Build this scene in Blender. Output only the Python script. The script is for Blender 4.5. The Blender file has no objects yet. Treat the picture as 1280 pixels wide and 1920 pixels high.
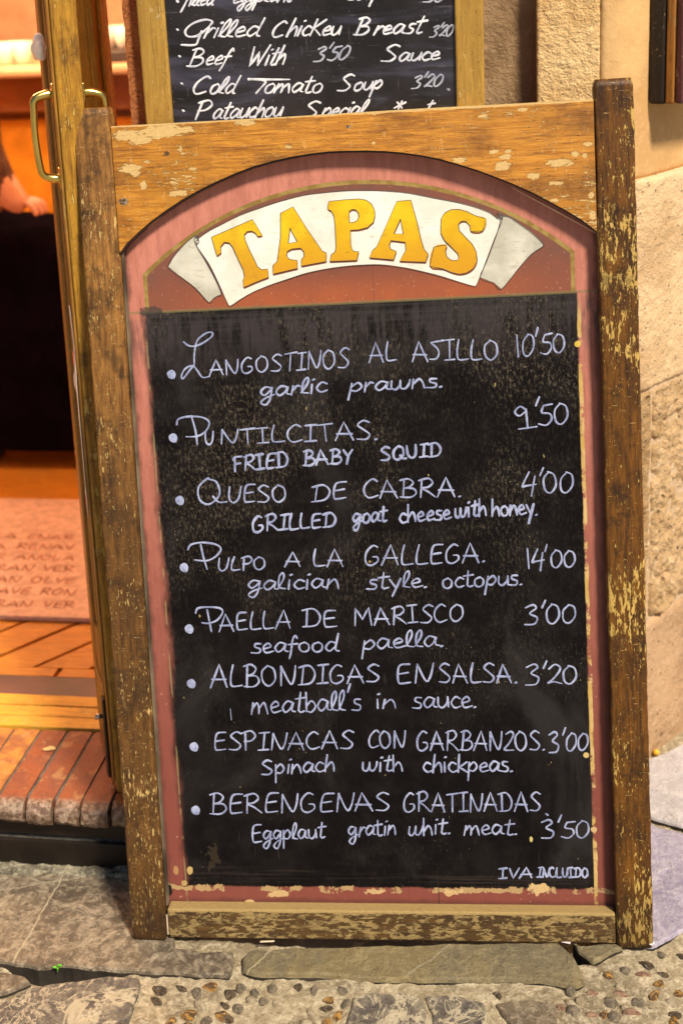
import bpy, bmesh, math, random
import numpy as np
from mathutils import Vector, Matrix
from mathutils.geometry import tessellate_polygon
random.seed(7); rng = np.random.default_rng(7)
R = math.radians
C = bpy.context.scene.collection
SC = bpy.context.scene
# ------------------------------------------------------------------ camera
PITCH, ROLL, YAW, FPX, CX, CY = R(15.1), R(2.6), R(9.0), 2400.0, 640.0, 600.0
fw = np.array([-math.sin(YAW)*math.cos(PITCH), math.cos(YAW)*math.cos(PITCH), -math.sin(PITCH)])
rt0 = np.array([math.cos(YAW), math.sin(YAW), 0.0]); up0 = np.cross(rt0, fw)
RT = math.cos(ROLL)*rt0 - math.sin(ROLL)*up0
UP = math.sin(ROLL)*rt0 + math.cos(ROLL)*up0
EYE = np.array([0, 0, 1.45])
cd = bpy.data.cameras.new('camera'); cam = bpy.data.objects.new('camera', cd); C.objects.link(cam)
cam.matrix_world = Matrix([[RT[i], UP[i], -fw[i], EYE[i]] for i in range(3)] + [[0, 0, 0, 1]])
cd.sensor_fit = 'VERTICAL'; cd.sensor_height = 36; cd.lens = 45.0; cd.shift_y = -360/1920
cd.clip_start = 0.05; cd.clip_end = 500
cd.dof.use_dof = True; cd.dof.focus_distance = 1.88; cd.dof.aperture_fstop = 3.6
SC.camera = cam
# ------------------------------------------------------------------ light
SUN = Vector((0.43, -0.46, 0.78)).normalized()
w = bpy.data.worlds.new('World'); SC.world = w; w.use_nodes = True
wn = w.node_tree; sky = wn.nodes.new('ShaderNodeTexSky'); sky.sky_type = 'NISHITA'; sky.sun_disc = False
sky.sun_elevation = math.asin(SUN.z); sky.sun_rotation = math.atan2(SUN.x, SUN.y)
wn.links.new(sky.outputs[0], wn.nodes['Background'].inputs[0]); wn.nodes['Background'].inputs[1].default_value = 0.055
sl = bpy.data.lights.new('sun', 'SUN'); sl.energy = 5.0; sl.angle = R(9.0); sl.color = (1.0, 0.885, 0.72)
so = bpy.data.objects.new('sun', sl); C.objects.link(so); so.rotation_euler = SUN.to_track_quat('Z', 'Y').to_euler()
vs = SC.view_settings; vs.view_transform = 'Standard'; vs.look = 'None'; vs.exposure = 0.25; vs.gamma = 1.0; vs.use_curve_mapping = False
SC.display_settings.display_device = 'sRGB'

# ------------------------------------------------------------------ pixel -> place helpers
def ray(px, py): return fw + RT*((px-CX)/FPX) + UP*((CY-py)/FPX)
def atz(px, py, z=0.0): d = ray(px, py); return EYE + d*((z-EYE[2])/d[2])
def aty(px, py, y): d = ray(px, py); return EYE + d*(y/d[1])

# ------------------------------------------------------------------ object helpers
def mesh(name, verts, faces, mat=None, parent=None, smooth=False, mats=None, fm=None):
    me = bpy.data.meshes.new(name); me.from_pydata([tuple(map(float, v)) for v in verts], [], faces)
    o = bpy.data.objects.new(name, me); C.objects.link(o)
    for m in (mats or ([mat] if mat else [])): me.materials.append(m)
    if fm is not None: me.polygons.foreach_set('material_index', fm)
    if smooth: me.polygons.foreach_set('use_smooth', [True]*len(me.polygons))
    if parent: o.parent = parent
    me.update(); return o
def empty(name, loc=(0, 0, 0), label=None, cat=None, group=None, kind=None):
    o = bpy.data.objects.new(name, None); C.objects.link(o); o.location = loc; o.empty_display_size = .05
    return tag(o, label, cat, group, kind)
def tag(o, label=None, cat=None, group=None, kind=None):
    if label: o['label'] = label
    if cat: o['category'] = cat
    if group: o['group'] = group
    if kind: o['kind'] = kind
    return o
def bmobj(name, bm, mat, parent=None, smooth=False):
    me = bpy.data.meshes.new(name); bmesh.ops.recalc_face_normals(bm, faces=bm.faces); bm.to_mesh(me); bm.free()
    if mat: me.materials.append(mat)
    o = bpy.data.objects.new(name, me); C.objects.link(o)
    if smooth: me.polygons.foreach_set('use_smooth', [True]*len(me.polygons))
    if parent: o.parent = parent
    return o
def addbox(bm, lo, hi, bev=0.0, seg=2):
    r = bmesh.ops.create_cube(bm, size=1.0)
    c = [(a+b)/2 for a, b in zip(lo, hi)]; s = [b-a for a, b in zip(lo, hi)]
    for v in r['verts']: v.co = Vector([v.co[i]*s[i]+c[i] for i in range(3)])
    if bev > 0:
        es = list({e for v in r['verts'] for e in v.link_edges})
        bmesh.ops.bevel(bm, geom=es, offset=bev, segments=seg, profile=.5, affect='EDGES')
def box(name, lo, hi, mat, parent=None, bev=0.0, seg=2, smooth=False):
    bm = bmesh.new(); addbox(bm, lo, hi, bev, seg); return bmobj(name, bm, mat, parent, smooth)
def catmull(P, n=5, closed=False):
    P = [np.array(p, float) for p in P]
    if len(P) < 3: return P
    out = []; N = len(P)
    for i in range(N if closed else N-1):
        if closed: a, b, c, d = P[(i-1) % N], P[i], P[(i+1) % N], P[(i+2) % N]
        else: a, b, c, d = P[max(i-1, 0)], P[i], P[i+1], P[min(i+2, N-1)]
        for k in range(n):
            t = k/n
            out.append(.5*((2*b)+(-a+c)*t+(2*a-5*b+4*c-d)*t*t+(-a+3*b-3*c+d)*t**3))
    if not closed: out.append(P[-1])
    return out
def tube(bm, pts, rad, ns=8, flat=1.0):
    pts = [Vector(tuple(map(float, p))) for p in pts]; rings = []
    rads = rad if isinstance(rad, (list, tuple)) else [rad]*len(pts)
    ref = Vector((0, 0, 1)); prev = None
    for i, p in enumerate(pts):
        t = (pts[min(i+1, len(pts)-1)]-pts[max(i-1, 0)]).normalized()
        if prev is None:
            if abs(t.dot(ref)) > .95: ref = Vector((1, 0, 0))
            a = t.cross(ref).normalized()
        else: a = (prev-t*prev.dot(t)).normalized()
        prev = a; b = t.cross(a)
        rings.append([bm.verts.new(p+(a*math.cos(2*math.pi*k/ns)+b*flat*math.sin(2*math.pi*k/ns))*rads[i]) for k in range(ns)])
    for r0, r1 in zip(rings, rings[1:]):
        for k in range(ns): bm.faces.new((r0[k], r0[(k+1) % ns], r1[(k+1) % ns], r1[k]))
    bm.faces.new(rings[0][::-1]); bm.faces.new(rings[-1])
def lathe(bm, prof, c=(0, 0, 0), ns=16):
    rings = [[bm.verts.new((c[0]+r*math.cos(2*math.pi*k/ns), c[1]+r*math.sin(2*math.pi*k/ns), c[2]+z)) for k in range(ns)] for r, z in prof]
    for r0, r1 in zip(rings, rings[1:]):
        for k in range(ns): bm.faces.new((r0[k], r0[(k+1) % ns], r1[(k+1) % ns], r1[k]))
    bm.faces.new(rings[0][::-1]); bm.faces.new(rings[-1])

# value noise in numpy
def _h(ix, iy, s):
    n = (ix.astype(np.int64)*374761393 + iy.astype(np.int64)*668265263 + s*982451653) & 0x7fffffff
    n = ((n ^ (n >> 13))*1274126177) & 0x7fffffff
    return ((n ^ (n >> 16)) & 0xffff)/65535.0
def vn(x, y, s=0):
    ix, iy = np.floor(x), np.floor(y); fx, fy = x-ix, y-iy
    fx = fx*fx*(3-2*fx); fy = fy*fy*(3-2*fy)
    a, b, c, d = _h(ix, iy, s), _h(ix+1, iy, s), _h(ix, iy+1, s), _h(ix+1, iy+1, s)
    return (a*(1-fx)+b*fx)*(1-fy)+(c*(1-fx)+d*fx)*fy
def fbm(x, y, s=0, o=4):
    r = 0; a = .5; t = 0
    for k in range(o): r = r+a*vn(x*2**k, y*2**k, s+k*17); t += a; a *= .55
    return r/t

# ------------------------------------------------------------------ node helpers
class S:
    def __init__(s, m, k): s.m, s.k = m, k
    def _o(s, op, b=None, c=None): return s.m.math(op, s, b, c)
    def __add__(s, b): return s._o('ADD', b)
    __radd__ = __add__
    def __mul__(s, b): return s._o('MULTIPLY', b)
    __rmul__ = __mul__
    def __sub__(s, b): return s._o('SUBTRACT', b)
    def __neg__(s): return s*-1
    def __rsub__(s, b): return s.m.math('SUBTRACT', b, s)
    def abs(s): return s._o('ABSOLUTE')
    def min(s, b): return s._o('MINIMUM', b)
    def max(s, b): return s._o('MAXIMUM', b)
    def sm(s, a, b): return s.m.smooth(a, b, s)
class M:
    def __init__(s, name):
        s.mat = bpy.data.materials.new(name); s.mat.use_nodes = True; s.t = s.mat.node_tree
        s.b = s.t.nodes['Principled BSDF']; tc = s.t.nodes.new('ShaderNodeTexCoord')
        s.P = S(s, tc.outputs['Object']); s.h = None
        oi = s.t.nodes.new('ShaderNodeObjectInfo'); s.rnd = S(s, oi.outputs['Random'])
    def n(s, ty): return s.t.nodes.new(ty)
    def put(s, v, sock):
        if isinstance(v, S): s.t.links.new(v.k, sock)
        elif isinstance(v, tuple) and len(v) == 3 and sock.type == 'RGBA': sock.default_value = (*v, 1)
        else: sock.default_value = v
    def math(s, op, a, b=None, c=None):
        n = s.n('ShaderNodeMath'); n.operation = op
        for i, v in enumerate((a, b, c)):
            if v is not None: s.put(v, n.inputs[i])
        return S(s, n.outputs[0])
    def smooth(s, a, b, x):
        n = s.n('ShaderNodeMapRange'); n.interpolation_type = 'SMOOTHSTEP'
        s.put(x, n.inputs[0])
        if isinstance(a, (int, float)) and isinstance(b, (int, float)) and a > b:
            n.inputs[1].default_value = b; n.inputs[2].default_value = a; n.inputs[3].default_value = 1; n.inputs[4].default_value = 0
        else: s.put(a, n.inputs[1]); s.put(b, n.inputs[2])
        return S(s, n.outputs[0])
    def map(s, v=None, sc=(1, 1, 1), loc=(0, 0, 0), rot=(0, 0, 0)):
        n = s.n('ShaderNodeMapping'); s.put(v or s.P, n.inputs[0]); n.inputs[1].default_value = loc
        n.inputs[2].default_value = rot; n.inputs[3].default_value = sc; return S(s, n.outputs[0])
    def shift(s, v=None, k=37.0):
        n = s.n('ShaderNodeVectorMath'); n.operation = 'ADD'; s.put(v or s.P, n.inputs[0])
        cb = s.n('ShaderNodeCombineXYZ'); r = s.rnd*k
        for i in range(3): s.put(r, cb.inputs[i])
        s.t.links.new(cb.outputs[0], n.inputs[1]); return S(s, n.outputs[0])
    def sep(s, v=None):
        n = s.n('ShaderNodeSeparateXYZ'); s.put(v or s.P, n.inputs[0]); return [S(s, o) for o in n.outputs]
    def noise(s, v, sc, det=4, ro=.55, dist=0, col=False):
        n = s.n('ShaderNodeTexNoise'); s.put(v, n.inputs['Vector']); n.inputs['Scale'].default_value = sc
        n.inputs['Detail'].default_value = det; n.inputs['Roughness'].default_value = ro; n.inputs['Distortion'].default_value = dist
        return S(s, n.outputs['Color' if col else 'Fac'])
    def voro(s, v, sc, feat='F1', rand=1.0, out='Distance'):
        n = s.n('ShaderNodeTexVoronoi'); n.feature = feat; s.put(v, n.inputs['Vector']); n.inputs['Scale'].default_value = sc
        n.inputs['Randomness'].default_value = rand; return S(s, n.outputs[out])
    def ramp(s, f, st):
        n = s.n('ShaderNodeValToRGB'); s.put(f, n.inputs[0]); e = n.color_ramp.elements
        while len(e) < len(st): e.new(.5)
        for i, (p, c) in enumerate(st): e[i].position = p; e[i].color = (*c, 1)
        return S(s, n.outputs[0])
    def mix(s, f, a, b, mode='MIX'):
        n = s.n('ShaderNodeMix'); n.data_type = 'RGBA'; n.blend_type = mode
        s.put(f, n.inputs[0]); s.put(a, n.inputs[6]); s.put(b, n.inputs[7]); return S(s, n.outputs[2])
    def bump(s, h, st=.5, d=.002):
        n = s.n('ShaderNodeBump'); n.inputs['Strength'].default_value = st; n.inputs['Distance'].default_value = d
        s.put(h, n.inputs['Height'])
        if s.h: s.put(s.h, n.inputs['Normal'])
        s.h = S(s, n.outputs[0]); s.t.links.new(s.h.k, s.b.inputs['Normal'])
    def fin(s, col, rough=.6, spec=.4, metal=0.0, **k):
        s.put(col, s.b.inputs['Base Color']); s.put(rough, s.b.inputs['Roughness'])
        s.put(spec, s.b.inputs['Specular IOR Level']); s.b.inputs['Metallic'].default_value = metal
        for a, v in k.items(): s.put(v, s.b.inputs[a.replace('_', ' ')])
        return s.mat
def rgb(r, g, b):  # sRGB 0-255 -> linear
    return tuple(((c/255)/12.92 if c/255 <= .04045 else ((c/255+.055)/1.055)**2.4) for c in (r, g, b))

def wood(name, axis, lo, hi, dark, chip, chips=.5, specks=.5, worn=None, rough=.42, blotch=0.0, knots=False, dirt=.5, hue=None, blobs=(), kn_at=(), zmix=None, worn_lit_v=None, foot=0):
    """varnished wood with grain along axis, flaked varnish patches and dirt"""
    m = M(name); V3 = lambda a, b: {'X': (a, b, b), 'Z': (b, b, a), 'Y': (b, a, b)}[axis]
    P = m.shift(); G = m.map(P, V3(1, 12)); K = m.map(P, V3(1, 4.2))
    grain = m.noise(G, 26, 8, .72, .8); fine = m.noise(m.map(P, V3(1, 14)), 120, 4, .75)
    band = m.noise(m.map(P, V3(1, 7)), 8, 4, .55, 1.8)
    f = (grain*.5+band*.35+fine*.15).sm(.36, .64)
    if zmix:      # the wood is another tone higher up
        U_, D_, V_ = m.sep(); t_ = (V_+m.noise(P, 9, 3)*.25-.12).sm(zmix[0], zmix[1]); lo = m.mix(t_, lo, zmix[2]); hi = m.mix(t_, hi, zmix[3])
    col = m.mix(f, lo, hi)
    if hue: col = m.mix(m.noise(P, 7, 4, .6).sm(.42, .62), col, hue)
    lines = m.noise(m.map(P, V3(1, 26)), 12, 6, .75, .5)
    col = m.mix(lines.sm(.52, .66)*.75, col, dark)
    col = m.mix(m.noise(m.map(P, V3(1, 2)), 11, 6, .7).sm(.46, .68)*dirt, col, dark)
    region = m.noise(P, 7.0, 4, .6).sm(.38, .62)
    e = m.noise(K, 62, 5, .62, .3)
    cm = (e+(region-.5)*.24+.06).sm(.745-.12*chips, .765-.12*chips)
    sp = m.voro(m.map(P, V3(1, 4)), 58); sp2 = m.voro(m.map(P, V3(1, 5), loc=(5, 3, 8)), 95)
    gate = (m.noise(m.map(P, V3(1, 2)), 14, 4, .6)+(region-.5)*.30+.06)
    cm = cm.max((sp+m.noise(K, 170, 3)*.25).sm(.31, .25)*gate.sm(.60-.12*specks, .64-.12*specks)); cm = cm.max((sp2+m.noise(K, 220, 3)*.25).sm(.28, .23)*gate.sm(.56-.12*specks, .60-.12*specks))
    if blotch > 0:
        bl_ = m.noise(m.map(P, V3(1, 2.2)), 58, 6, .68, .4); cm = cm.max(bl_.sm(.585-.1*blotch, .615-.1*blotch)*(fine.sm(.34, .46)*.75+.25)*m.noise(P, 12, 3).sm(.32, .48))
    if blobs or kn_at: U_, D_, V_ = m.sep()
    for px, py, r_, ax, az in blobs:
        a_, b_ = bl(px, py, .0); n_ = (m.noise(m.map(P, (1, 1, 2.6)), 95, 6, .72)-.5)*r_*2.6
        cm = cm.max((m.math('SQRT', (U_-a_)*(U_-a_)*ax+(V_-b_)*(V_-b_)*az)+n_).sm(r_*1.04, r_*.96))
    if worn_lit_v:  # pale top edge: bare wood plus the lit edge, painted into the colour
        U_, D_, V_ = m.sep(); vline = U_*worn_lit_v[1]+worn_lit_v[0]; wv_ = (V_-vline+(m.noise(m.map(P, V3(1, 2)), 30, 4, .6)-.5)*worn_lit_v[2]).sm(-.0004, .0008); cm = cm.max(wv_)
    chipc = m.mix(fine.sm(.35, .7), chip, tuple(c*.66 for c in chip))
    col = m.mix(cm*.92, col, chipc)
    scr = m.noise(m.map(P, V3(8, 1), rot=(.2, .3, .1)), 70, 2, .5).sm(.69, .73)
    col = m.mix(scr*.4, col, tuple(min(1, c*1.1+.08) for c in chip))
    haze_ = m.noise(m.map(P, (3, 3, 1)), 34, 4, .7).sm(.62, .72); col = m.mix(haze_*.22, col, tuple(min(1, c*1.1+.1) for c in chip))
    for px, py, r_ in kn_at:
        a_, b_ = bl(px, py, .0); d_ = m.math('SQRT', (U_-a_)*(U_-a_)+(V_-b_)*(V_-b_)*1.8)+(m.noise(P, 150, 3)-.5)*.004
        col = m.mix(d_.sm(r_, r_*.7)*.85, col, m.mix(m.noise(P, 240, 3).sm(.4, .6), (.03, .02, .015), (.30, .25, .2)))
    if knots:
        kn = m.voro(m.map(P, (1, 1, 1.6)), 3.1); col = m.mix(kn.sm(.035, .018)*.9, col, (.05, .03, .015))
    if foot:
        U_, D_, V_ = m.sep(); col = m.mix((V_+(m.noise(P, 14, 5, .65)-.5)*.22).sm(.16, .01)*foot, col, tuple(c*.8 for c in dark))
        kk_ = m.noise(m.map(P, V3(1.4, 1)), 17, 6, .75).sm(.54, .64); col = m.mix(kk_*.55, col, dark)
    pit = m.noise(K, 130, 3).sm(.68, .74); col = m.mix(pit*.85, col, tuple(c*.4 for c in dark))
    m.bump(grain*.3+lines*.6+fine*.3-cm*1.0-pit*.9, .9, .0014)
    return m.fin(col, m.math('ADD', m.noise(P, 20, 3)*.25+cm*.3, rough-.1), .4)

TB_ = [(236, 254, .016, .5, 3), (300, 247, .024, .3, 4), (345, 243, .012, .4, 5), (262, 262, .014, .4, 3), (245, 316, .012, .4, 2.2), (254, 324, .008, 1, 1.5), (276, 303, .0045, .4, 2), (269, 347, .007, 1, 1), (335, 362, .010, .4, 3),
      (1048, 305, .016, .3, 3), (948, 294, .010, .4, 2.5), (942, 311, .013, .5, 1.5), (1077, 289, .007, .5, 1.2), (1096, 291, .006, 1, 1), (1103, 270, .008, .4, 3), (1042, 343, .010, .3, 5), (1108, 366, .007, 1, 1), (1110, 404, .009, 1.2, .7),
      (925, 285, .008, .4, 3), (951, 284, .006, .5, 2), (980, 205, .008, .4, 3), (905, 217, .007, .4, 3), (700, 268, .003, 1, 1), (540, 275, .004, .5, 2), (460, 230, .010, .3, 5), (1000, 330, .010, .5, 1.5), (1040, 375, .007, .6, 2), (860, 300, .008, .4, 3), (700, 212, .004, 1, 1), (590, 215, .005, .4, 3)]
def bl(px, py, y=0.0):   # photo point -> board coordinates on the plane y (depth into the board)
    d = ray(px, py); q = EYE-O_; t = (y-q@E2)/(d@E2); p = q+d*t; return (p@E1, p@E3)
BX, BY, BA, BL_, BR_, BW = -.2317, 1.6418, .05047, .14903, -.020285, .8015; BH = 1.300
ex = np.array([math.cos(BA), math.sin(BA), 0]); nb = np.array([-math.sin(BA), math.cos(BA), 0])
ez = math.cos(BL_)*np.array([0, 0, 1.])+math.sin(BL_)*nb
E1 = math.cos(BR_)*ex-math.sin(BR_)*ez; E3 = math.sin(BR_)*ex+math.cos(BR_)*ez; E2 = np.cross(E3, E1)
O_ = np.array([BX, BY, 0.0])
TB = [(a, b, c*(.62 if a > 900 else .85), d, e) for a, b, c, d, e in TB_]
_a, _b = bl(206, 237, .002), bl(1117, 186, .002); _sl = (_b[1]-_a[1])/(_b[0]-_a[0]); _vt = _a[1]-_sl*_a[0]
_vb1 = bl(640, 1708, .002)[1]
W_TOP = wood('rail_honey_wood', 'X', (.33, .115, .010), (.68, .30, .034), (.13, .045, .008), (.76, .52, .21), .10, .30, rough=.36, dirt=.65, hue=(.46, .19, .018), worn_lit_v=(_vt-.0026, _sl, .006), blobs=TB, kn_at=((231, 378, .0085), (312, 288, .005), (652, 237, .004), (745, 343, .003), (1030, 271, .002)))
W_LEFT = wood('left_post_wood', 'Z', (.065, .027, .007), (.19, .085, .018), (.022, .011, .005), (.66, .44, .15), .18, 1.1, foot=.55, rough=.45, dirt=.75, zmix=(.55, 1.15, (.15, .060, .014), (.44, .205, .045)))
W_RIGHT = wood('right_post_wood', 'Z', (.055, .021, .004), (.21, .080, .008), (.015, .007, .004), (.66, .43, .11), .50, 1.0, foot=.5, rough=.38, dirt=.7)
W_BOT = wood('bottom_rail_wood', 'X', (.055, .028, .009), (.13, .065, .016), (.022, .012, .005), (.42, .29, .11), .35, .5, rough=.55, blotch=.85, dirt=.5, worn_lit_v=(_vb1-.0042, 0, .007))
W_BARE = wood('bare_wood', 'X', (.55, .42, .28), (.72, .58, .42), (.35, .25, .15), (.8, .7, .52), .3, .2, rough=.6, dirt=.2)
W_DOOR = wood('door_wood', 'Z', (.27, .12, .014), (.56, .29, .028), (.08, .035, .008), (.70, .47, .12), .45, .7, rough=.38, dirt=.85)
W_DOORI = wood('door_side_wood', 'Z', (.26, .12, .018), (.42, .205, .03), (.09, .045, .012), (.5, .33, .1), .15, .1, rough=.4, dirt=.4)
W_JAMB = wood('jamb_wood', 'Z', (.52, .26, .02), (.74, .40, .035), (.30, .14, .02), (.8, .5, .12), .1, .1, rough=.4, dirt=.2)
W_BRASS = wood('gold_frame_wood', 'Z', (.38, .21, .04), (.54, .32, .065), (.25, .13, .03), (.70, .48, .17), .1, .25, rough=.3, dirt=.3)
W_THR = wood('threshold_wood', 'X', (.62, .32, .03), (.80, .46, .05), (.20, .10, .02), (.85, .6, .2), .15, .1, rough=.38, dirt=.3)
W_PARQ = wood('parquet_wood', 'X', (.46, .17, .02), (.68, .30, .03), (.25, .10, .02), (.7, .4, .1), 0, 0, rough=.33, dirt=.2)
W_INT = wood('cabinet_wood', 'Z', (.42, .13, .015), (.62, .22, .025), (.25, .08, .012), (.7, .35, .08), 0, 0, rough=.4, dirt=.2)
W_MAR = wood('maroon_wood', 'Z', (.085, .022, .02), (.13, .035, .03), (.04, .012, .01), (.5, .3, .2), .25, .3, rough=.5, dirt=.3)
W_ORG = wood('orange_edge_wood', 'Z', (.38, .15, .025), (.5, .21, .035), (.03, .02, .012), (.5, .3, .1), .1, .1, rough=.5, dirt=.6)
W_BLK = wood('black_edge_wood', 'Z', (.018, .012, .008), (.03, .02, .012), (.01, .008, .006), (.3, .2, .1), .1, .2, rough=.6, dirt=.3)

def plain(name, col, rough=.6, metal=0, spec=.4, var=.15, bs=60, bst=.2, **k):
    m = M(name); P = m.shift(); f = m.noise(P, bs*.2, 4)
    c = m.mix(f.sm(.3, .7), tuple(x*(1-var) for x in col), tuple(min(1, x*(1+var)) for x in col))
    m.bump(m.noise(P, bs, 4), bst, .001); return m.fin(c, rough, spec, metal, **k)
DARKLINE = plain('dark_outline_paint', (.05, .04, .035), .5)

# ================================================================== GROUND
def gz(x): return .020*(np.clip(x, -1.0, .9)+.232)
def stone_mat(name, base, light, dark, vein=.5, gloss=.45, scale=1.0, patch=None, mott=.5, cracks=()):
    m = M(name); P = m.shift(); n1 = m.noise(P, 6*scale, 7, .68, .6); n2 = m.noise(P, 75*scale, 7, .78, .5)
    n3 = m.noise(P, 260*scale, 4, .75); n4 = m.noise(P, 20*scale, 6, .7, 1.2)
    col = m.mix(n1.sm(.36, .64), dark, base)
    col = m.mix(n4.sm(.46, .66)*mott, col, light)
    col = m.mix(n2.sm(.50, .62)*mott*.9, col, light)
    col = m.mix(n2.sm(.46, .36)*mott, col, dark)
    wv = m.noise(P, 11*scale, 7, .68, 1.6); gate = m.noise(P, 9*scale, 3).sm(.50, .60) if vein < .8 else 1.0
    if vein > .8:
        wv = m.noise(P, 8*scale, 6, .64, 2.2); col = m.mix(wv.sm(.55, .585)*.8, col, light); wv = m.noise(m.map(P, (1, 1, 1), loc=(4, 2, 1)), 10*scale, 6, .66, 1.5)
    col = m.mix((wv-.5).abs().sm(.028, .002)*vein*gate, col, light); col = m.mix(wv.sm(.60, .66)*vein*.5, col, light)
    wv2 = m.noise(P, 4*scale, 5, .6, .8); col = m.mix((wv2-.48).abs().sm(.005, .001)*vein*.8, col, light)
    if patch: col = m.mix(m.noise(P, 11*scale, 4, .6).sm(.56, .66)*.8, col, patch)
    if cracks:
        X_, Y_, Z_ = m.sep(m.P)
        for (ax, ay), (bx_, by), cc in cracks:
            a_, b_ = atz(ax, ay), atz(bx_, by); d = (b_-a_)[:2]; L_ = float(np.hypot(*d)); d = d/L_; nx_, ny_ = -d[1], d[0]
            dist = ((X_-float(a_[0]))*float(nx_)+(Y_-float(a_[1]))*float(ny_)+(m.noise(m.P, 28, 5, .7)-.5)*.018).abs()
            al = (X_-float(a_[0]))*float(d[0])+(Y_-float(a_[1]))*float(d[1])
            col = m.mix(dist.sm(.0022, .0008)*al.sm(-.002, .004)*al.sm(L_+.002, L_-.004)*.8, col, cc)
    pit = n3.sm(.60, .70); col = m.mix(pit*.55, col, tuple(c*.35 for c in dark))
    m.bump(n1*1.2+n4*.8+n2*.9+n3*.35-pit*.4, 1.0, .0045)
    return m.fin(col, (n2*.3+gloss-.1), .4)
ST_SLAB = stone_mat('slab_stone', (.215, .165, .105), (.56, .46, .32), (.11, .083, .058), .25, .42, mott=.55, cracks=(((118, 1634), (24, 1795), (.52, .44, .30)), ((-60, 1668), (150, 1636), (.42, .36, .26)), ((60, 1640), (110, 1652), (.4, .34, .25))))
ST_SLAB2 = stone_mat('slab_olive_stone', (.245, .185, .085), (.42, .34, .18), (.17, .14, .085), .1, .5, mott=.35, cracks=(((460, 1822), (515, 1775), (.48, .40, .24)), ((762, 1833), (850, 1771), (.36, .31, .2))))
ST_DARK = stone_mat('dark_marbled_stone', (.16, .13, .105), (.58, .49, .33), (.085, .073, .068), .9, .34, mott=.40)
ST_PALE = stone_mat('pale_slab_stone', (.60, .55, .55), (.80, .74, .72), (.50, .46, .46), .15, .45, mott=.5)
ST_LAV = stone_mat('lavender_lit_slab', (.44, .39, .49), (.66, .60, .66), (.27, .235, .34), .15, .42, mott=.5)  # lilac cast of coloured light on this ground, put into the stone colour
MORTAR = stone_mat('mortar', (.46, .37, .23), (.72, .61, .42), (.22, .17, .10), .2, .55, 1.5, mott=.8)
KERBM = stone_mat('rough_kerb_stone', (.36, .32, .22), (.56, .50, .36), (.10, .085, .06), .2, .7, 1.6, mott=.8)

NX, NY = 560, 400; xs = np.linspace(-1.5, .9, NX); ys = np.linspace(.9, 2.75, NY)
X, Y = np.meshgrid(xs, ys, indexing='ij')
Zg = gz(X)-.0065+.010*(fbm(X*14, Y*14, 3)-.5)+.006*(fbm(X*70, Y*70, 9)-.5)+.0035*(fbm(X*190, Y*190, 21)-.5)
cr_ = atz(110, 1816, 0); Zg -= .05*np.exp(-((X-cr_[0])/.085)**4)*np.exp(-((Y-cr_[1]-.006)/.013)**2)
Zg -= .04*np.clip((Y-1.634+.012*(X+.2))/.006, 0, 1)*np.clip((1.80-Y)/.02, 0, 1)*np.clip((X+.56)/.01, 0, 1)*np.clip((.085-X)/.01, 0, 1)
bx = ((X < xs[3]) | (X > xs[-4]) | (Y < ys[3]) | (Y > ys[-4])); Zg = np.where(bx, gz(X)-.03, Zg)
vv = np.stack([X, Y, Zg], -1).reshape(-1, 3); idx = np.arange(NX*NY).reshape(NX, NY)
ff = np.stack([idx[:-1, :-1], idx[1:, :-1], idx[1:, 1:], idx[:-1, 1:]], -1).reshape(-1, 4)
pave = mesh('pavement', vv, ff.tolist(), MORTAR, smooth=True); tag(pave, 'worn stone and pebble pavement in front of the doorway', kind='structure')
gnd = mesh('ground', [(-150, -150, -.045), (150, -150, -.045), (150, 150, -.045), (-150, 150, -.045)], [(0, 1, 2, 3)],
           stone_mat('street_stone', (.33, .29, .22), (.45, .40, .31), (.20, .17, .13), .3, .6)); tag(gnd, 'stone paved street', kind='structure')

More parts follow.
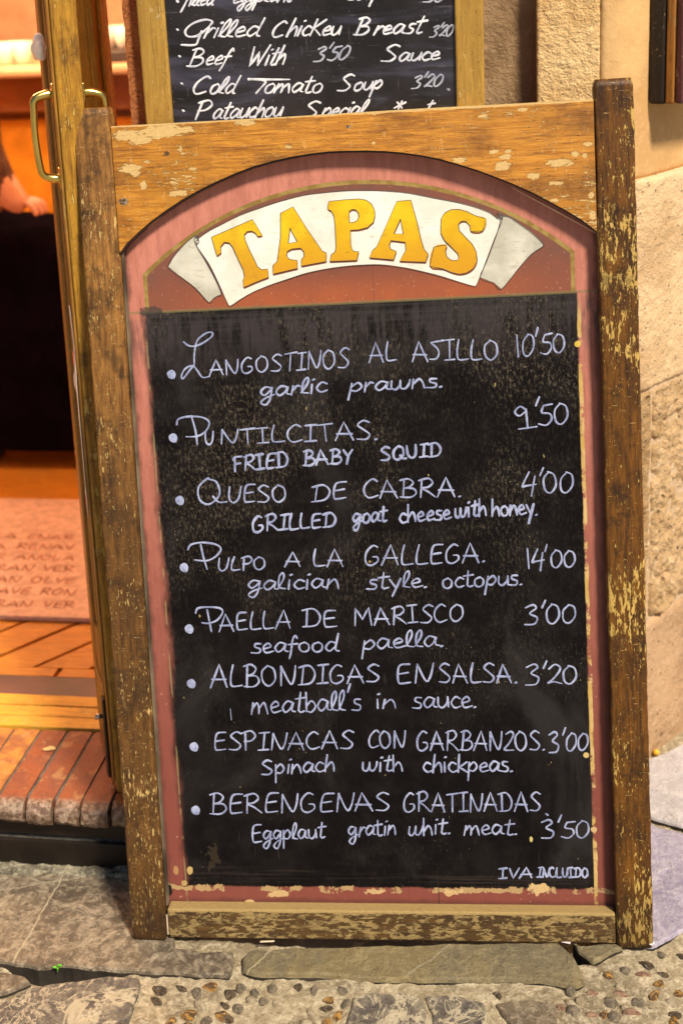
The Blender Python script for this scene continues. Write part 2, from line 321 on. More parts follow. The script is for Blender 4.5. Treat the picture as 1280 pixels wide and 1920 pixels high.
GAP_SHADE = plain('crack_shade', (.030, .024, .018), .8, var=.6, bst=1.0)  # near-black slab sides: shade of the cracks put into the colour
def slab(poly, mat, top=.0, depth=.05, jit=.0035, inset=.0035, drop=.004, parent=pave, name='slab', seed=0, lab=None):
    P = [atz(px, py, 0)[:2] for px, py in poly]
    pts = []
    for i, a in enumerate(P):
        b = P[(i+1) % len(P)]; n = max(1, int(np.hypot(*(b-a))/.006))
        for k in range(n): pts.append(a+(b-a)*k/n)
    pts = np.array(pts); n = len(pts)
    pts = pts+jit*2*(np.stack([fbm(pts[:, 0]*45, pts[:, 1]*45, seed+5), fbm(pts[:, 0]*45, pts[:, 1]*45, seed+8)], -1)-.5)
    pts = (pts*3+.5*(np.roll(pts, 1, 0)+np.roll(pts, -1, 0)))/4
    t = np.roll(pts, -1, 0)-np.roll(pts, 1, 0); nrm = np.stack([t[:, 1], -t[:, 0]], -1); nrm /= np.linalg.norm(nrm, axis=1)[:, None]+1e-9
    area = .5*np.sum(pts[:, 0]*np.roll(pts[:, 1], -1)-np.roll(pts[:, 0], -1)*pts[:, 1])
    if area < 0: nrm = -nrm
    rings = []; V = []
    for off, z in ((0, -depth), (0, -drop*1.4), (inset*.35, -drop*.45), (inset, 0)):
        q = pts-nrm*off; zz = gz(q[:, 0])+top+z+.0025*(vn(q[:, 0]*60, q[:, 1]*60, seed)-.5)*(z > -depth+.001)
        rings.append(list(range(len(V), len(V)+n))); V += [(a, b, c) for (a, b), c in zip(q, zz)]
    F = []
    for r0, r1 in zip(rings, rings[1:]):
        for k in range(n): F.append((r0[k], r0[(k+1) % n], r1[(k+1) % n], r1[k]))
    for tri in tessellate_polygon([[Vector(V[i]) for i in rings[-1]]]): F.append(tuple(rings[-1][i] for i in tri))
    bm = bmesh.new(); vs_ = [bm.verts.new(v) for v in V]
    for fi, f in enumerate(F):
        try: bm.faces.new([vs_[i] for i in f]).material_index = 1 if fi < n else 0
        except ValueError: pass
    o = bmobj(name, bm, mat, parent); o.data.materials.append(GAP_SHADE)
    if lab: o['label'] = lab
    return o
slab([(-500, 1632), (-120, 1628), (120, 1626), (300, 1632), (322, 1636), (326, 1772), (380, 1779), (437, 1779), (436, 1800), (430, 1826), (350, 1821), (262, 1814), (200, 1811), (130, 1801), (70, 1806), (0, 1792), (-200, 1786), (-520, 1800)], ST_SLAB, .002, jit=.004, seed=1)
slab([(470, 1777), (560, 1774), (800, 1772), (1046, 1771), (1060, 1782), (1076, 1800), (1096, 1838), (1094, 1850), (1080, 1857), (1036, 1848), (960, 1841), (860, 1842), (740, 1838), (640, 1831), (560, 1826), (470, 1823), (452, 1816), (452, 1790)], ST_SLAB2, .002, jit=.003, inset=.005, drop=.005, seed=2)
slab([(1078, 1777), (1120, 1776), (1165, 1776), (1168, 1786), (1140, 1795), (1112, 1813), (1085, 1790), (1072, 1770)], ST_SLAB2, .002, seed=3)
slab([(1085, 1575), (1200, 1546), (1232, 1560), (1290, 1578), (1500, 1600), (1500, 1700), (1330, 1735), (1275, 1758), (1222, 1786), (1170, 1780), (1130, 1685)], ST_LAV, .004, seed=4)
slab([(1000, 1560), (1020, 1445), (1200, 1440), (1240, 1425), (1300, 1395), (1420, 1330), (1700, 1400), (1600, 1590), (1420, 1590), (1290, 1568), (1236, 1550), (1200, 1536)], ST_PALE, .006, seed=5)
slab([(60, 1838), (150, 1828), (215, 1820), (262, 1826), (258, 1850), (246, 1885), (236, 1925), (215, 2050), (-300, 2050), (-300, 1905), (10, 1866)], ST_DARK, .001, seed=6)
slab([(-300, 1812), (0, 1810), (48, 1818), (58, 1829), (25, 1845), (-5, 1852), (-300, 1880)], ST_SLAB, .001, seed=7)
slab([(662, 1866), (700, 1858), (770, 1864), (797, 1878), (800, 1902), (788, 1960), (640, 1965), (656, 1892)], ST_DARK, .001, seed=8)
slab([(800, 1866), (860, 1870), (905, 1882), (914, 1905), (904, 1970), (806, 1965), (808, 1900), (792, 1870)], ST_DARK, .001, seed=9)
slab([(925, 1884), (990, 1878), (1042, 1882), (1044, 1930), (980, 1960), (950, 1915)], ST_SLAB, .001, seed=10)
# pebbles set in the mortar
def pebmat(name, a, b, r_):
    m = M(name); P = m.shift(); n = m.noise(P, .9, 5, .65, 1.0); c = m.mix(n.sm(.42, .60), a, b); c = m.mix(m.noise(P, 4, 4, .7).sm(.55, .68)*.6, c, (.42, .34, .22))
    m.bump(m.noise(P, 3, 4, .7), .5, .3); return m.fin(c, r_, .55)
PEB = [pebmat('pebble_dark', (.05, .035, .025), (.13, .09, .05), .22), pebmat('pebble_orange', (.10, .055, .03), (.50, .26, .05), .2),
       pebmat('pebble_grey', (.11, .09, .06), (.24, .19, .13), .6), pebmat('pebble_pale', (.30, .23, .14), (.50, .41, .28), .45), pebmat('pebble_pink', (.20, .10, .06), (.42, .26, .17), .35)]
pb = bmesh.new(); bmesh.ops.create_icosphere(pb, subdivisions=2, radius=1.0)
pm = []
for i, m_ in enumerate(PEB):
    me = bpy.data.meshes.new('pebble'); b2 = pb.copy()
    for v in b2.verts: v.co *= 1+.16*math.sin(v.co.x*3+i)+.12*math.cos(v.co.y*4+i*2); v.co.x += .12*v.co.y*v.co.y
    b2.to_mesh(me); b2.free(); me.materials.append(m_); me.polygons.foreach_set('use_smooth', [True]*len(me.polygons)); pm.append(me)
pl_ = [(297, 1842, 13, 7, -20, 0), (338, 1840, 12, 4, -25, 0), (392, 1838, 16, 6, -15, 1), (368, 1850, 10, 7, 20, 2), (429, 1851, 10, 8, -25, 0), (290, 1862, 12, 5, -35, 0), (352, 1890, 14, 6, -15, 1),
       (415, 1893, 15, 6, -30, 1), (318, 1904, 9, 6, -10, 1), (385, 1905, 11, 7, -30, 2), (345, 1915, 13, 7, -20, 1), (266, 1903, 11, 6, 0, 3), (375, 1873, 12, 6, -35, 3), (423, 1898, 12, 6, -20, 0),
       (557, 1841, 7, 6, 0, 0), (510, 1843, 9, 5, 0, 2), (476, 1852, 8, 5, 10, 2), (472, 1864, 10, 5, -20, 3), (445, 1880, 11, 5, -5, 2), (588, 1849, 7, 6, 0, 2), (614, 1868, 12, 5, -10, 1), (612, 1883, 11, 5, -10, 0),
       (631, 1898, 9, 7, -10, 1), (612, 1908, 9, 5, 0, 1), (574, 1910, 9, 6, 15, 3), (640, 1850, 12, 4, -25, 2), (450, 1842, 10, 5, -10, 2), (520, 1872, 8, 5, 0, 3), (583, 1890, 9, 4, -40, 3),
       (930, 1864, 9, 7, -30, 0), (1088, 1876, 8, 6, 0, 3), (1110, 1861, 9, 4, 0, 4), (1164, 1864, 11, 5, -15, 4), (1143, 1880, 14, 6, -25, 2), (1074, 1896, 14, 7, -30, 2), (1192, 1848, 12, 5, 0, 3), (1233, 1848, 11, 6, -10, 1),
       (1224, 1869, 10, 7, -30, 1), (1269, 1866, 11, 5, 0, 1), (1265, 1885, 14, 8, -25, 3), (1207, 1829, 12, 5, -5, 4), (1240, 1829, 11, 4, -20, 0), (1210, 1810, 13, 5, -30, 0), (1185, 1898, 13, 5, 0, 4), (1195, 1882, 13, 5, -15, 2),
       (1130, 1902, 7, 6, -20, 1), (1264, 1905, 10, 6, -10, 0), (1272, 1797, 13, 4, -10, 0), (1262, 1917, 8, 6, 0, 1), (1110, 1903, 9, 5, 0, 4), (20, 1828, 5, 7, 10, 2), (3, 1845, 6, 5, 0, 3), (1240, 1795, 12, 4, -35, 2), (1170, 1890, 6, 4, 0, 3)]
for k in range(34):
    px = random.uniform(265, 655) if k % 2 else random.uniform(1045, 1330)
    py = random.uniform(1860, 1990) if k % 2 else random.uniform(1800, 1990)
    if all(abs(px-q[0]) > 17 or abs(py-q[1]) > 11 for q in pl_): pl_.append((px, py, random.uniform(6, 12), random.uniform(4, 7), random.uniform(-40, 20), random.choice([0, 0, 1, 2, 2, 3, 4])))
for px, py, a, b, ang, ci in pl_:
    p = atz(px, py, 0); o = bpy.data.objects.new('pebble', pm[ci]); C.objects.link(o); o.parent = pave
    k = .00084; o.location = (p[0], p[1], float(gz(p[0]))-.0095); o.scale = (a*k*1.2, b*k*1.7, .0078); o.rotation_euler = (random.uniform(-.2, .2), random.uniform(-.2, .2), R(ang))
# rough strip at the foot of the step
nx, ny = 420, 22; xs = np.linspace(-2.0, -.1, nx); ys = np.linspace(1.752, 1.835, ny); X, Y = np.meshgrid(xs, ys, indexing='ij')
Z = gz(X)+.004+.018*(fbm(X*60, Y*60, 31)-.45)-.02*np.clip((1.762-Y)/.01, 0, 1)
idx = np.arange(nx*ny).reshape(nx, ny); ff = np.stack([idx[:-1, :-1], idx[1:, :-1], idx[1:, 1:], idx[:-1, 1:]], -1).reshape(-1, 4)
o = mesh('kerb_strip', np.stack([X, Y, Z], -1).reshape(-1, 3), ff.tolist(), KERBM, pave, smooth=True)

# ================================================================== BUILDING
bld = empty('tavern_building', (-.3, 2.1, 0), 'tavern facade with brick step, red stucco pillar and pale stone corner', 'building')
off = Vector((-.3, 2.1, 0))
def par(o):
    o.parent = bld; o.matrix_parent_inverse = Matrix.Translation(-off); return o
def stucco(name, a, b, c, sc=1.0, bst=1.0, bd=.005, pits=.5, rough=.75):
    m = M(name); P = m.shift(); n1 = m.noise(P, 9*sc, 5, .6); n2 = m.noise(P, 120*sc, 4, .65, .4); n3 = m.noise(P, 45*sc, 4, .6)
    col = m.mix(n1.sm(.35, .65), a, b); col = m.mix(n2.sm(.52, .68)*.35, col, c)
    pt = m.voro(P, 85*sc); pm_ = (pt+n3*.5).sm(.40, .30)*pits; col = m.mix(pm_*.75, col, tuple(x*.45 for x in a))
    m.bump(n2*.9+n3*.8+m.noise(P, 330, 3, .7)*.4-pm_*1.0, bst, bd*1.4); return m.fin(col, rough, .25)
M_PL = stucco('cream_stucco', (.76, .48, .20), (.90, .62, .30), (.98, .78, .46), 1.0, 1.0, .005)
M_PLS = stucco('smooth_tan_plaster', (.58, .34, .14), (.70, .44, .19), (.80, .54, .28), .8, .35, .002, .15)
M_REC = stucco('brown_recess_plaster', (.27, .165, .08), (.42, .27, .14), (.50, .35, .2), .9, .7, .004, .1)
M_ST1 = stucco('sandstone', (.58, .38, .20), (.76, .54, .31), (.90, .74, .52), .8, .9, .004, .8)
M_ST2 = stucco('rough_sandstone', (.44, .27, .12), (.66, .44, .23), (.86, .70, .50), .6, 1.0, .008, 1.0)
M_ST3 = stucco('pink_sandstone', (.40, .24, .125), (.56, .36, .20), (.68, .48, .33), .7, 1.0, .004, 1.0)
M_RED = stucco('red_stucco', (.40, .12, .035), (.56, .20, .065), (.78, .38, .18), 1.3, 1.0, .007, 1.0)
M_MOR = stucco('wall_mortar', (.60, .42, .25), (.72, .54, .36), (.86, .7, .5), 1, 1, .004, .3)

def wall_strip(name, path, z0, z1, mat, res=.006, amp=.002, fr=60, rnd=.008, thick=.08, seed=0, big=0.0, bigf=12, chipf=0.0):
    P = np.array(catmull(path, 8)) if len(path) > 2 else np.array(path, float)
    d = np.r_[0, np.cumsum(np.hypot(*np.diff(P, axis=0).T))]; L = d[-1]; nu = max(3, int(L/res)+1); nv = max(3, int((z1-z0)/res)+1)
    s = np.linspace(0, L, nu); px = np.interp(s, d, P[:, 0]); py = np.interp(s, d, P[:, 1])
    tx = np.gradient(px, s); ty = np.gradient(py, s); nl = np.hypot(tx, ty); nx_, ny_ = ty/nl, -tx/nl
    zz = np.linspace(z0, z1, nv); Sg, Zg_ = np.meshgrid(s, zz, indexing='ij')
    e = np.minimum(np.minimum(Sg, L-Sg), np.minimum(Zg_-z0, z1-Zg_)); e = e+chipf*.012*(fbm(Sg*40, Zg_*40, seed+70)-.5)
    rd = rnd*(1-np.sqrt(np.clip(1-(1-np.clip(e/rnd, 0, 1))**2, 0, 1)))
    D = amp*2*(fbm(Sg*fr, Zg_*fr, seed)-.5)+big*2*(fbm(Sg*bigf, Zg_*bigf, seed+40)-.5)-rd
    Vx = px[:, None]+nx_[:, None]*D; Vy = py[:, None]+ny_[:, None]*D
    V = np.stack([Vx, Vy, Zg_], -1).reshape(-1, 3); idx = np.arange(nu*nv).reshape(nu, nv)
    F = np.stack([idx[:-1, :-1], idx[1:, :-1], idx[1:, 1:], idx[:-1, 1:]], -1).reshape(-1, 4).tolist()
    ring = list(idx[:, 0])+list(idx[-1, 1:])+list(idx[-2::-1, -1])+list(idx[0, -2:0:-1])
    N = np.stack([np.repeat(nx_, nv), np.repeat(ny_, nv), np.zeros(nu*nv)], -1)
    base = len(V); B = V[ring]-N[ring]*thick; V = np.vstack([V, B]); n = len(ring)
    for k in range(n): F.append((ring[(k+1) % n], ring[k], base+k, base+(k+1) % n))
    o = mesh(name, V, F, mat, smooth=True); return par(o)
corner = [(-.001, 2.1), (.07, 2.1), (.125, 2.106), (.165, 2.135), (.205, 2.19), (.27, 2.285), (.42, 2.50)]
wall_strip('stucco_pilaster', [(0.0, 2.10), (.05, 2.10), (.100, 2.10)], 1.105, 1.75, M_PL, .003, .0016, 110, .004, .12, 1)
wall_strip('plaster_corner', [(.1002, 2.099), (.135, 2.107), (.165, 2.130), (.205, 2.186), (.27, 2.285), (.42, 2.50), (.9, 3.2)], 1.105, 1.75, M_PLS, .006, .0008, 60, .003, .12, 2)
wall_strip('recess_wall', [(-.42, 2.138), (-.2, 2.138), (.03, 2.138)], 1.105, 1.75, M_REC, .005, .0022, 45, .003, .06, 3, .002, 10)
wall_strip('upper_wall', [(-.62, 2.36), (-.43, 2.345)], .10, 1.75, M_REC, .03, .001, 50, .003, .06, 3)
bpath = [(-.10, 2.36), (-.055, 2.20), (-.02, 2.085), (.06, 2.078), (.125, 2.088), (.165, 2.118), (.209, 2.169), (.277, 2.262), (.42, 2.47), (.9, 3.17)]
BP = np.array(catmull(bpath, 8))
def sub(x0, x1):
    i = [k for k in range(len(BP)) if x0-1e-6 <= BP[k, 0] <= x1+1e-6]; q = [tuple(BP[k]) for k in i]
    f = lambda x: (x, float(np.interp(x, BP[:, 0], BP[:, 1])))
    return [f(x0)]+q+[f(x1)] if len(q) else [f(x0), f(x1)]
def resub(x0, x1, n=9):
    q = np.array(sub(x0, x1)); d = np.r_[0, np.cumsum(np.hypot(*np.diff(q, axis=0).T))]
    s = np.linspace(0, d[-1], n); return [(float(np.interp(t, d, q[:, 0])), float(np.interp(t, d, q[:, 1]))) for t in s]
wall_strip('stone_block', resub(-.09, .60, 12), .738, 1.105, M_ST1, .005, .0022, 90, .006, .09, 11, .0015, 15, .6)
wall_strip('stone_block', resub(-.09, .196, 8), .296, .732, M_ST2, .003, .0055, 80, .006, .09, 12, .004, 12, .8)
wall_strip('stone_block', resub(.200, .60, 8), .296, .732, M_ST2, .003, .012, 60, .008, .09, 13, .006, 10, 1.0)
wall_strip('stone_block', resub(-.09, .60, 12), -.03, .290, M_ST3, .005, .0012, 70, .012, .09, 14, .001, 10, .6)
wall_strip('stone_block', resub(.605, .88, 5), -.03, 1.105, M_ST1, .012, .003, 40, .01, .09, 15, .003, 10)
mo = [(x, y+.010) for x, y in resub(-.085, .87, 20)]
wall_strip('joint_mortar', mo, -.03, 1.10, M_MOR, .010, .002, 80, .002, .05, 16)
# upper facade and the parts seen only from the side
for nm, lo, hi in (('upper_wall', (-.62, 2.15, 1.752), (1.1, 2.45, 4.2)), ('upper_wall', (-4.2, 1.98, 2.36), (-.62, 2.30, 4.2)), ('side_wall', (-4.2, 1.9, -.05), (-1.78, 2.25, 2.36)),
                   ('side_wall', (.7, 3.0, -.05), (1.1, 6, 4.2)), ('side_wall', (-.62, 2.36, -.05), (-.42, 6, 4.2))):
    par(box(nm, lo, hi, M_PL))
# red stucco pillar
o = wall_strip('red_pillar', [(-.602, 2.3), (-.600, 1.90), (-.594, 1.884), (-.55, 1.882), (-.45, 1.882), (-.48, 1.884), (-.452, 1.884), (-.444, 1.90), (-.440, 2.30)], .0, 1.75, M_RED, .006, .0028, 75, .003, .04, 21, .001, 14)
par(box('red_pillar_core', (-.585, 1.93, 0), (-.46, 2.32, 4.2), M_RED)); par(box('red_pillar_top', (-.6, 1.886, 1.7505), (-.445, 1.929, 4.2), M_RED))

# brick step
def brickmat():
    m = M('step_brick'); P = m.shift(); n = m.noise(P, 22, 6, .68); r = m.rnd; X_, Y_, Z_ = m.sep(m.P)
    c = m.mix(r.sm(.2, .9), (.30, .080, .030), (.62, .26, .05)); c = m.mix(n.sm(.38, .62)*.75, c, (.20, .065, .04)); c = m.mix(m.noise(P, 40, 5, .7).sm(.55, .66)*.5, c, (.5, .30, .12))
    c = m.mix(m.noise(P, 170, 4, .7).sm(.6, .68)*.6, c, (.10, .05, .035))
    nose = (Y_+(m.noise(P, 45, 4, .6)-.5)*.022).sm(1.795, 1.780); c = m.mix(nose*.85, c, m.mix(m.noise(P, 90, 5, .7).sm(.42, .6), (.10, .065, .04), (.38, .29, .21)))
    m.bump(m.noise(P, 130, 5, .7)*1.2+n, .9, .003); return m.fin(c, n*.35+.22, .5)
M_BR = brickmat(); M_JT = stone_mat('step_joint_mortar', (.17, .155, .13), (.30, .27, .21), (.08, .07, .06), .2, .7, 1.5)
M_RIS = plain('riser_shade_paint', (.012, .007, .004), .5, var=.5)  # near-black: the shadow under the brick lip is put into this colour
step = par(box('step_bed', (-1.78, 1.795, 0), (-.61, 1.99, .116), M_JT, bev=.003)); 
x = -1.775; k = 0
while x < -.64:
    wd = random.uniform(.042, .048); x1 = min(x+wd, -.612); bm = bmesh.new()
    prof = [(1.988, .085), (1.988, .120), (1.80, .1205), (1.785, .119), (1.774, .113), (1.768, .103), (1.768, .09), (1.775, .080), (1.80, .078)]
    jit = random.uniform(-.003, .002); n = 7; rings = []
    for i in range(n):
        xx = x+(x1-x)*i/(n-1); sh = .0015*(1-min(1, 2.5*min(i, n-1-i)/(n-1)))
        rings.append([bm.verts.new((xx+random.uniform(-.0006, .0006), y+jit*(y < 1.9)+(random.uniform(-.0015, .003) if y < 1.80 else 0)+(sh if y < 1.8 else 0), z-sh*.35*(z > .1)+random.uniform(-.0008, .0005)*(1 if y > 1.8 else 2))) for y, z in prof])
    for r0, r1 in zip(rings, rings[1:]):
        for q in range(len(prof)): bm.faces.new((r0[q], r0[(q+1) % len(prof)], r1[(q+1) % len(prof)], r1[q]))
    bm.faces.new(rings[0]); bm.faces.new(rings[-1][::-1])
    b_ = bmobj('brick', bm, M_BR, smooth=True); b_.parent = step; es_ = b_.modifiers.new('e', 'EDGE_SPLIT'); es_.split_angle = R(32); x = x1+random.uniform(.004, .007); k += 1
par(box('riser', (-1.78, 1.790, .045), (-.605, 1.7945, .088), M_RIS, bev=.002)); par(box('riser', (-1.78, 1.783, -.01), (-.605, 1.7895, .040), M_RIS, bev=.003))
thr = par(box('threshold', (-1.78, 1.992, .06), (-.62, 2.098, .113), M_RIS))
for y0, y1 in ((1.993, 2.027), (2.0285, 2.062), (2.0635, 2.0975)):
    q = box('plank', (-1.776, y0, .11), (-.622, y1, .1235+random.uniform(-.001, .001)), W_THR, bev=.002); q.parent = thr
par(box('threshold_bar', (-1.78, 2.099, .06), (-.62, 2.168, .122), plain('maroon_threshold_paint', (.10, .035, .03), .45, var=.3), bev=.002))
# floor
flo = par(box('floor', (-4.0, 2.17, .02), (-.43, 5.4, .112), W_PARQ))
pw = .085; yv = Vector((math.cos(R(52)), math.sin(R(52)), 0)); xv = Vector((-yv.y, yv.x, 0))
for i in range(-8, 20):
    o_ = Vector((-1.75+i*.118, 2.17, 0)); bm = bmesh.new(); addbox(bm, (-.3, .0008, .113), (1.6, pw-.0008, .1205+random.uniform(-.0006, .0006)), .001, 1)
    mt = Matrix.Translation(o_) @ Matrix.Rotation(R(52), 4, 'Z'); bmesh.ops.transform(bm, matrix=mt, verts=bm.verts)
    for co, no in (((0, 2.203, 0), (0, -1, 0)), ((0, 2.86, 0), (0, 1, 0)), ((-1.85, 0, 0), (-1, 0, 0)), ((-.64, 0, 0), (1, 0, 0))):
        bmesh.ops.bisect_plane(bm, geom=bm.verts[:]+bm.edges[:]+bm.faces[:], plane_co=co, plane_no=no, clear_outer=True)
    if len(bm.faces) < 4: bm.free(); continue
    bmesh.ops.holes_fill(bm, edges=bm.edges[:]); q = bmobj('plank', bm, W_PARQ); q.parent = flo
for a in (-1.8, -1.36, -.95):
    q = box('plank', (a, 2.170, .113), (a+.40, 2.2015, .1208), W_PARQ, bev=.001); q.parent = flo
# interior shell
M_IW = plain('warm_interior_paint', (.70, .42, .28), .6)
par(box('interior_wall', (-4.2, 5.4, 0), (-.42, 5.5, 2.7), M_IW)); par(box('interior_wall', (-4.2, 2.26, 0), (-4.1, 5.4, 2.7), M_IW)); par(box('ceiling', (-4.2, 2.31, 2.62), (-.42, 5.5, 2.7), M_IW))
par(box('door_lintel', (-1.78, 2.0, 2.30), (-.62, 2.12, 2.358), W_JAMB, bev=.004))

# ================================================================== SHOP FRONT: jamb, sidelight, door leaf
jm = empty('door_jamb', (-.74, 2.06, .12), 'yellow varnished door jamb behind the open door leaf', 'door frame')
def loc(o, e): o.parent = e; o.matrix_parent_inverse = Matrix.Translation(-e.location); return o
loc(box('post', (-.772, 2.05, .124), (-.720, 2.115, 2.30), W_JAMB, bev=.003), jm)
loc(box('moulding', (-.7195, 2.045, .124), (-.707, 2.10, 2.30), W_JAMB, bev=.004, seg=3), jm)
loc(box('moulding', (-.7065, 2.062, .124), (-.700, 2.10, 2.30), W_JAMB, bev=.002), jm)
sd = empty('side_window', (-.66, 2.08, .12), 'narrow glass pane between yellow jamb and red pillar', 'window')
GL = bpy.data.materials.new('window_glass'); GL.use_nodes = True; b_ = GL.node_tree.nodes['Principled BSDF']
b_.inputs['Transmission Weight'].default_value = 1; b_.inputs['Roughness'].default_value = .0; b_.inputs['IOR'].default_value = 1.12; b_.inputs['Base Color'].default_value = (1, 1, 1, 1)
loc(box('pane', (-.699, 2.079, .26), (-.604, 2.083, 2.29), GL), sd); loc(box('sill_panel', (-.699, 2.065, .124), (-.604, 2.10, .255), W_JAMB, bev=.003), sd)

DW, DT, DH = .2236, .038, 2.16
dr = empty('glazed_door', (-.712, 1.80, .128), 'narrow open yellow wooden door leaf with brass handles, edge towards the street', 'door')
dz = Vector((.0165, -.004, 1)).normalized(); dx = Vector((-.448, .894, 0)); dx = (dx-dz*dx.dot(dz)).normalized(); dy_ = dz.cross(dx)
dr.matrix_world = Matrix([[dx[i], dy_[i], dz[i], (-.705, 1.80, .128)[i]] for i in range(3)]+[[0, 0, 0, 1]])   # local +X runs from the near edge back to the hinge
# local Y: left face of the leaf is +Y ... thickness goes to -Y
def dbox(n, lo, hi, mt, bev=.003, seg=2): return box(n, lo, hi, mt, dr, bev, seg)
dbox('stile', (0, -DT, 0), (.062, 0, DH), W_DOOR, .004); dbox('stile', (.175, -DT, .0), (DW, 0, DH), W_DOORI, .004)
dbox('bottom_rail', (.0625, -DT+.002, 0), (.1745, -.002, .235), W_DOORI, .002); dbox('top_rail', (.0625, -DT+.002, DH-.12), (.1745, -.002, DH), W_DOORI, .002)
dbox('pane', (.063, -.026, .236), (.174, -.021, DH-.121), GL, 0)
for a, b2 in ((.063, .075), (.162, .174)): dbox('glazing_bead', (a, -.0205, .236), (b2, -.006, DH-.121), W_DOORI, .004, 3)
dbox('edge_bead', (.006, .0002, .02), (.020, .0045, DH-.02), W_DOORI, .002); dbox('edge_bead', (.044, .0002, .02), (.052, .004, DH-.02), W_DOORI, .002)
dbox('bottom_board', (.066, -.0018, .004), (.171, .004, .15), W_DOORI, .002)
BRASS = plain('brass', (.62, .46, .13), .22, 1.0, .5, .2, 40, .1)
def handle(sgn, z0, z1):
    y = 0 if sgn > 0 else -DT; o = .033*sgn
    bm = bmesh.new(); path = catmull([(.03, y, z1), (.028, y+o*.45, z1), (.026, y+o*.92, z1-.006), (.025, y+o, z1-.022), (.025, y+o*1.03, (z0+z1)/2), (.026, y+o*.95, z0+.024), (.028, y+o*.8, z0+.006), (.03, y+o*.35, z0+.0), (.03, y, z0)], 5)
    tube(bm, path, [.0052+.0022*abs(math.cos(math.pi*i/(len(path)-1)))**3 for i in range(len(path))], 10)
    h = bmobj('handle', bm, BRASS, dr, True)
    for z in (z0, z1):
        bm = bmesh.new(); addbox(bm, (.018, min(y, y+.005*sgn), z-.016), (.042, max(y, y+.005*sgn), z+.016), .002, 2); bmobj('mounting_plate', bm, BRASS, h, True)
handle(1, 1.046, 1.170); handle(-1, 1.046, 1.170)
IRON = plain('dark_iron', (.05, .042, .035), .4, .8, .5, .4)
bt = dbox('bolt', (.028, .0046, .015), (.046, .010, .165), IRON, .002)
bm = bmesh.new(); tube(bm, [(.037, .010, .13), (.037, .022, .131)], [.004, .0055], 10); bmobj('bolt_knob', bm, plain('steel', (.5, .45, .4), .3, 1.0), bt, True)
PAPER = plain('white_paper', (.78, .72, .66), .7); REDP = plain('red_print', (.6, .08, .04), .6)
bm = bmesh.new(); L_ = [(.016, .88), (.030, .88), (.033, .82), (.028, .775), (.046, .76), (.052, .745), (.030, .735), (.026, .70), (.022, .60), (.030, .57), (.018, .53), (.010, .56), (.012, .66), (.010, .75), (.014, .82)]
o = mesh('paper_strip', [(x_, .0062+.0015*math.sin(z_*60), z_-.03) for x_, z_ in L_], [tuple(t) for t in tessellate_polygon([[Vector((x_, z_, 0)) for x_, z_ in L_]])], PAPER, dr)
sm_ = o.modifiers.new('s', 'SOLIDIFY'); sm_.thickness = .0006
for z_ in (.80, .562): box('red_stroke', (.018, .0075, z_-.03-.012), (.022, .0084, z_-.03+.008), REDP, o)
bm = bmesh.new(); bmesh.ops.create_icosphere(bm, subdivisions=3, radius=1)
for v in bm.verts:
    c = v.co.copy(); k_ = 1+.25*math.sin(c.x*5+1)*math.cos(c.z*4); v.co = Vector((.135+c.x*.045*k_*(1-.45*c.z), .008+c.y*.010*k_, 1.232+c.z*.019*k_-.006*c.x))
bmobj('white_cloth_pad', bm, plain('white_cloth', (.88, .86, .80), .8, bst=.6), dr, True)
bm = bmesh.new(); bmesh.ops.create_icosphere(bm, subdivisions=2, radius=1)
for v in bm.verts: c = v.co.copy(); v.co = Vector((.085+c.x*.03, .006+c.y*.008, 1.335+c.z*.016))
bmobj('white_cloth_pad', bm, plain('white_cloth_b', (.75, .72, .64), .8, bst=.6), dr, True)

# ================================================================== MENU BOARD (the tapas sign)
brd = empty('tapas_menu_board', (0, 0, 0), 'large leaning chalkboard sign with yellow TAPAS lettering, pink border and worn wooden frame', 'menu board')
brd.matrix_world = Matrix([[E1[i], E2[i], E3[i], O_[i]] for i in range(3)]+[[0, 0, 0, 1]])
FR = []
def post(name_mat, u0, u1, v0, v1, y0, y1, seed, mt):
    """a post as a rounded box with slight wear of its edges"""
    bm = bmesh.new(); r = .0042; n = 130; cs = []
    for (cu, cy, a0) in ((u1-r, y0+r, -90), (u1-r, y1-r, 0), (u0+r, y1-r, 90), (u0+r, y0+r, 180)):
        for k in range(4): a = R(a0+30*k); cs.append((cu+r*math.cos(a), cy+r*math.sin(a), cu, cy))
    rings = []
    for i in range(n):
        t = i/(n-1); v = v0+(v1-v0)*t; e = min((v-v0), (v1-v)); sh = max(0, 1-e/.006); sh = .0025*(1-math.sqrt(max(0, 1-sh*sh)))
        ring = []
        for j, (a, b, cu, cy) in enumerate(cs):
            w_ = .0009*float(vn(np.array([v*60.]), np.array([j//4*7.+seed]), seed)[0])+.0010*float(vn(np.array([v*170.]), np.array([j//4*5.+seed]), seed)[0])
            mu, my = (u0+u1)/2, (y0+y1)/2; du, dy = mu-a, my-b; l = math.hypot(du, dy); kk = (w_+sh)/l
            ring.append(bm.verts.new((a+du*kk, b+dy*kk, v)))
        rings.append(ring)
    m_ = len(cs)
    for r0, r1 in zip(rings, rings[1:]):
        for q in range(m_): bm.faces.new((r0[q], r0[(q+1) % m_], r1[(q+1) % m_], r1[q]))
    bm.faces.new(rings[0][::-1]); bm.faces.new(rings[-1])
    return bmobj('post', bm, mt, brd, True)
PL_, PR_ = -BW/2+.052, BW/2-.0535
post('', -BW/2-.004, PL_, .0, BH, -.001, .034, 1, W_LEFT)['label'] = 'left post, grey brown and flaked'
post('', PR_, BW/2+.0025, .0, BH, -.001, .034, 2, W_RIGHT)['label'] = 'right post, dark brown with yellow chips'
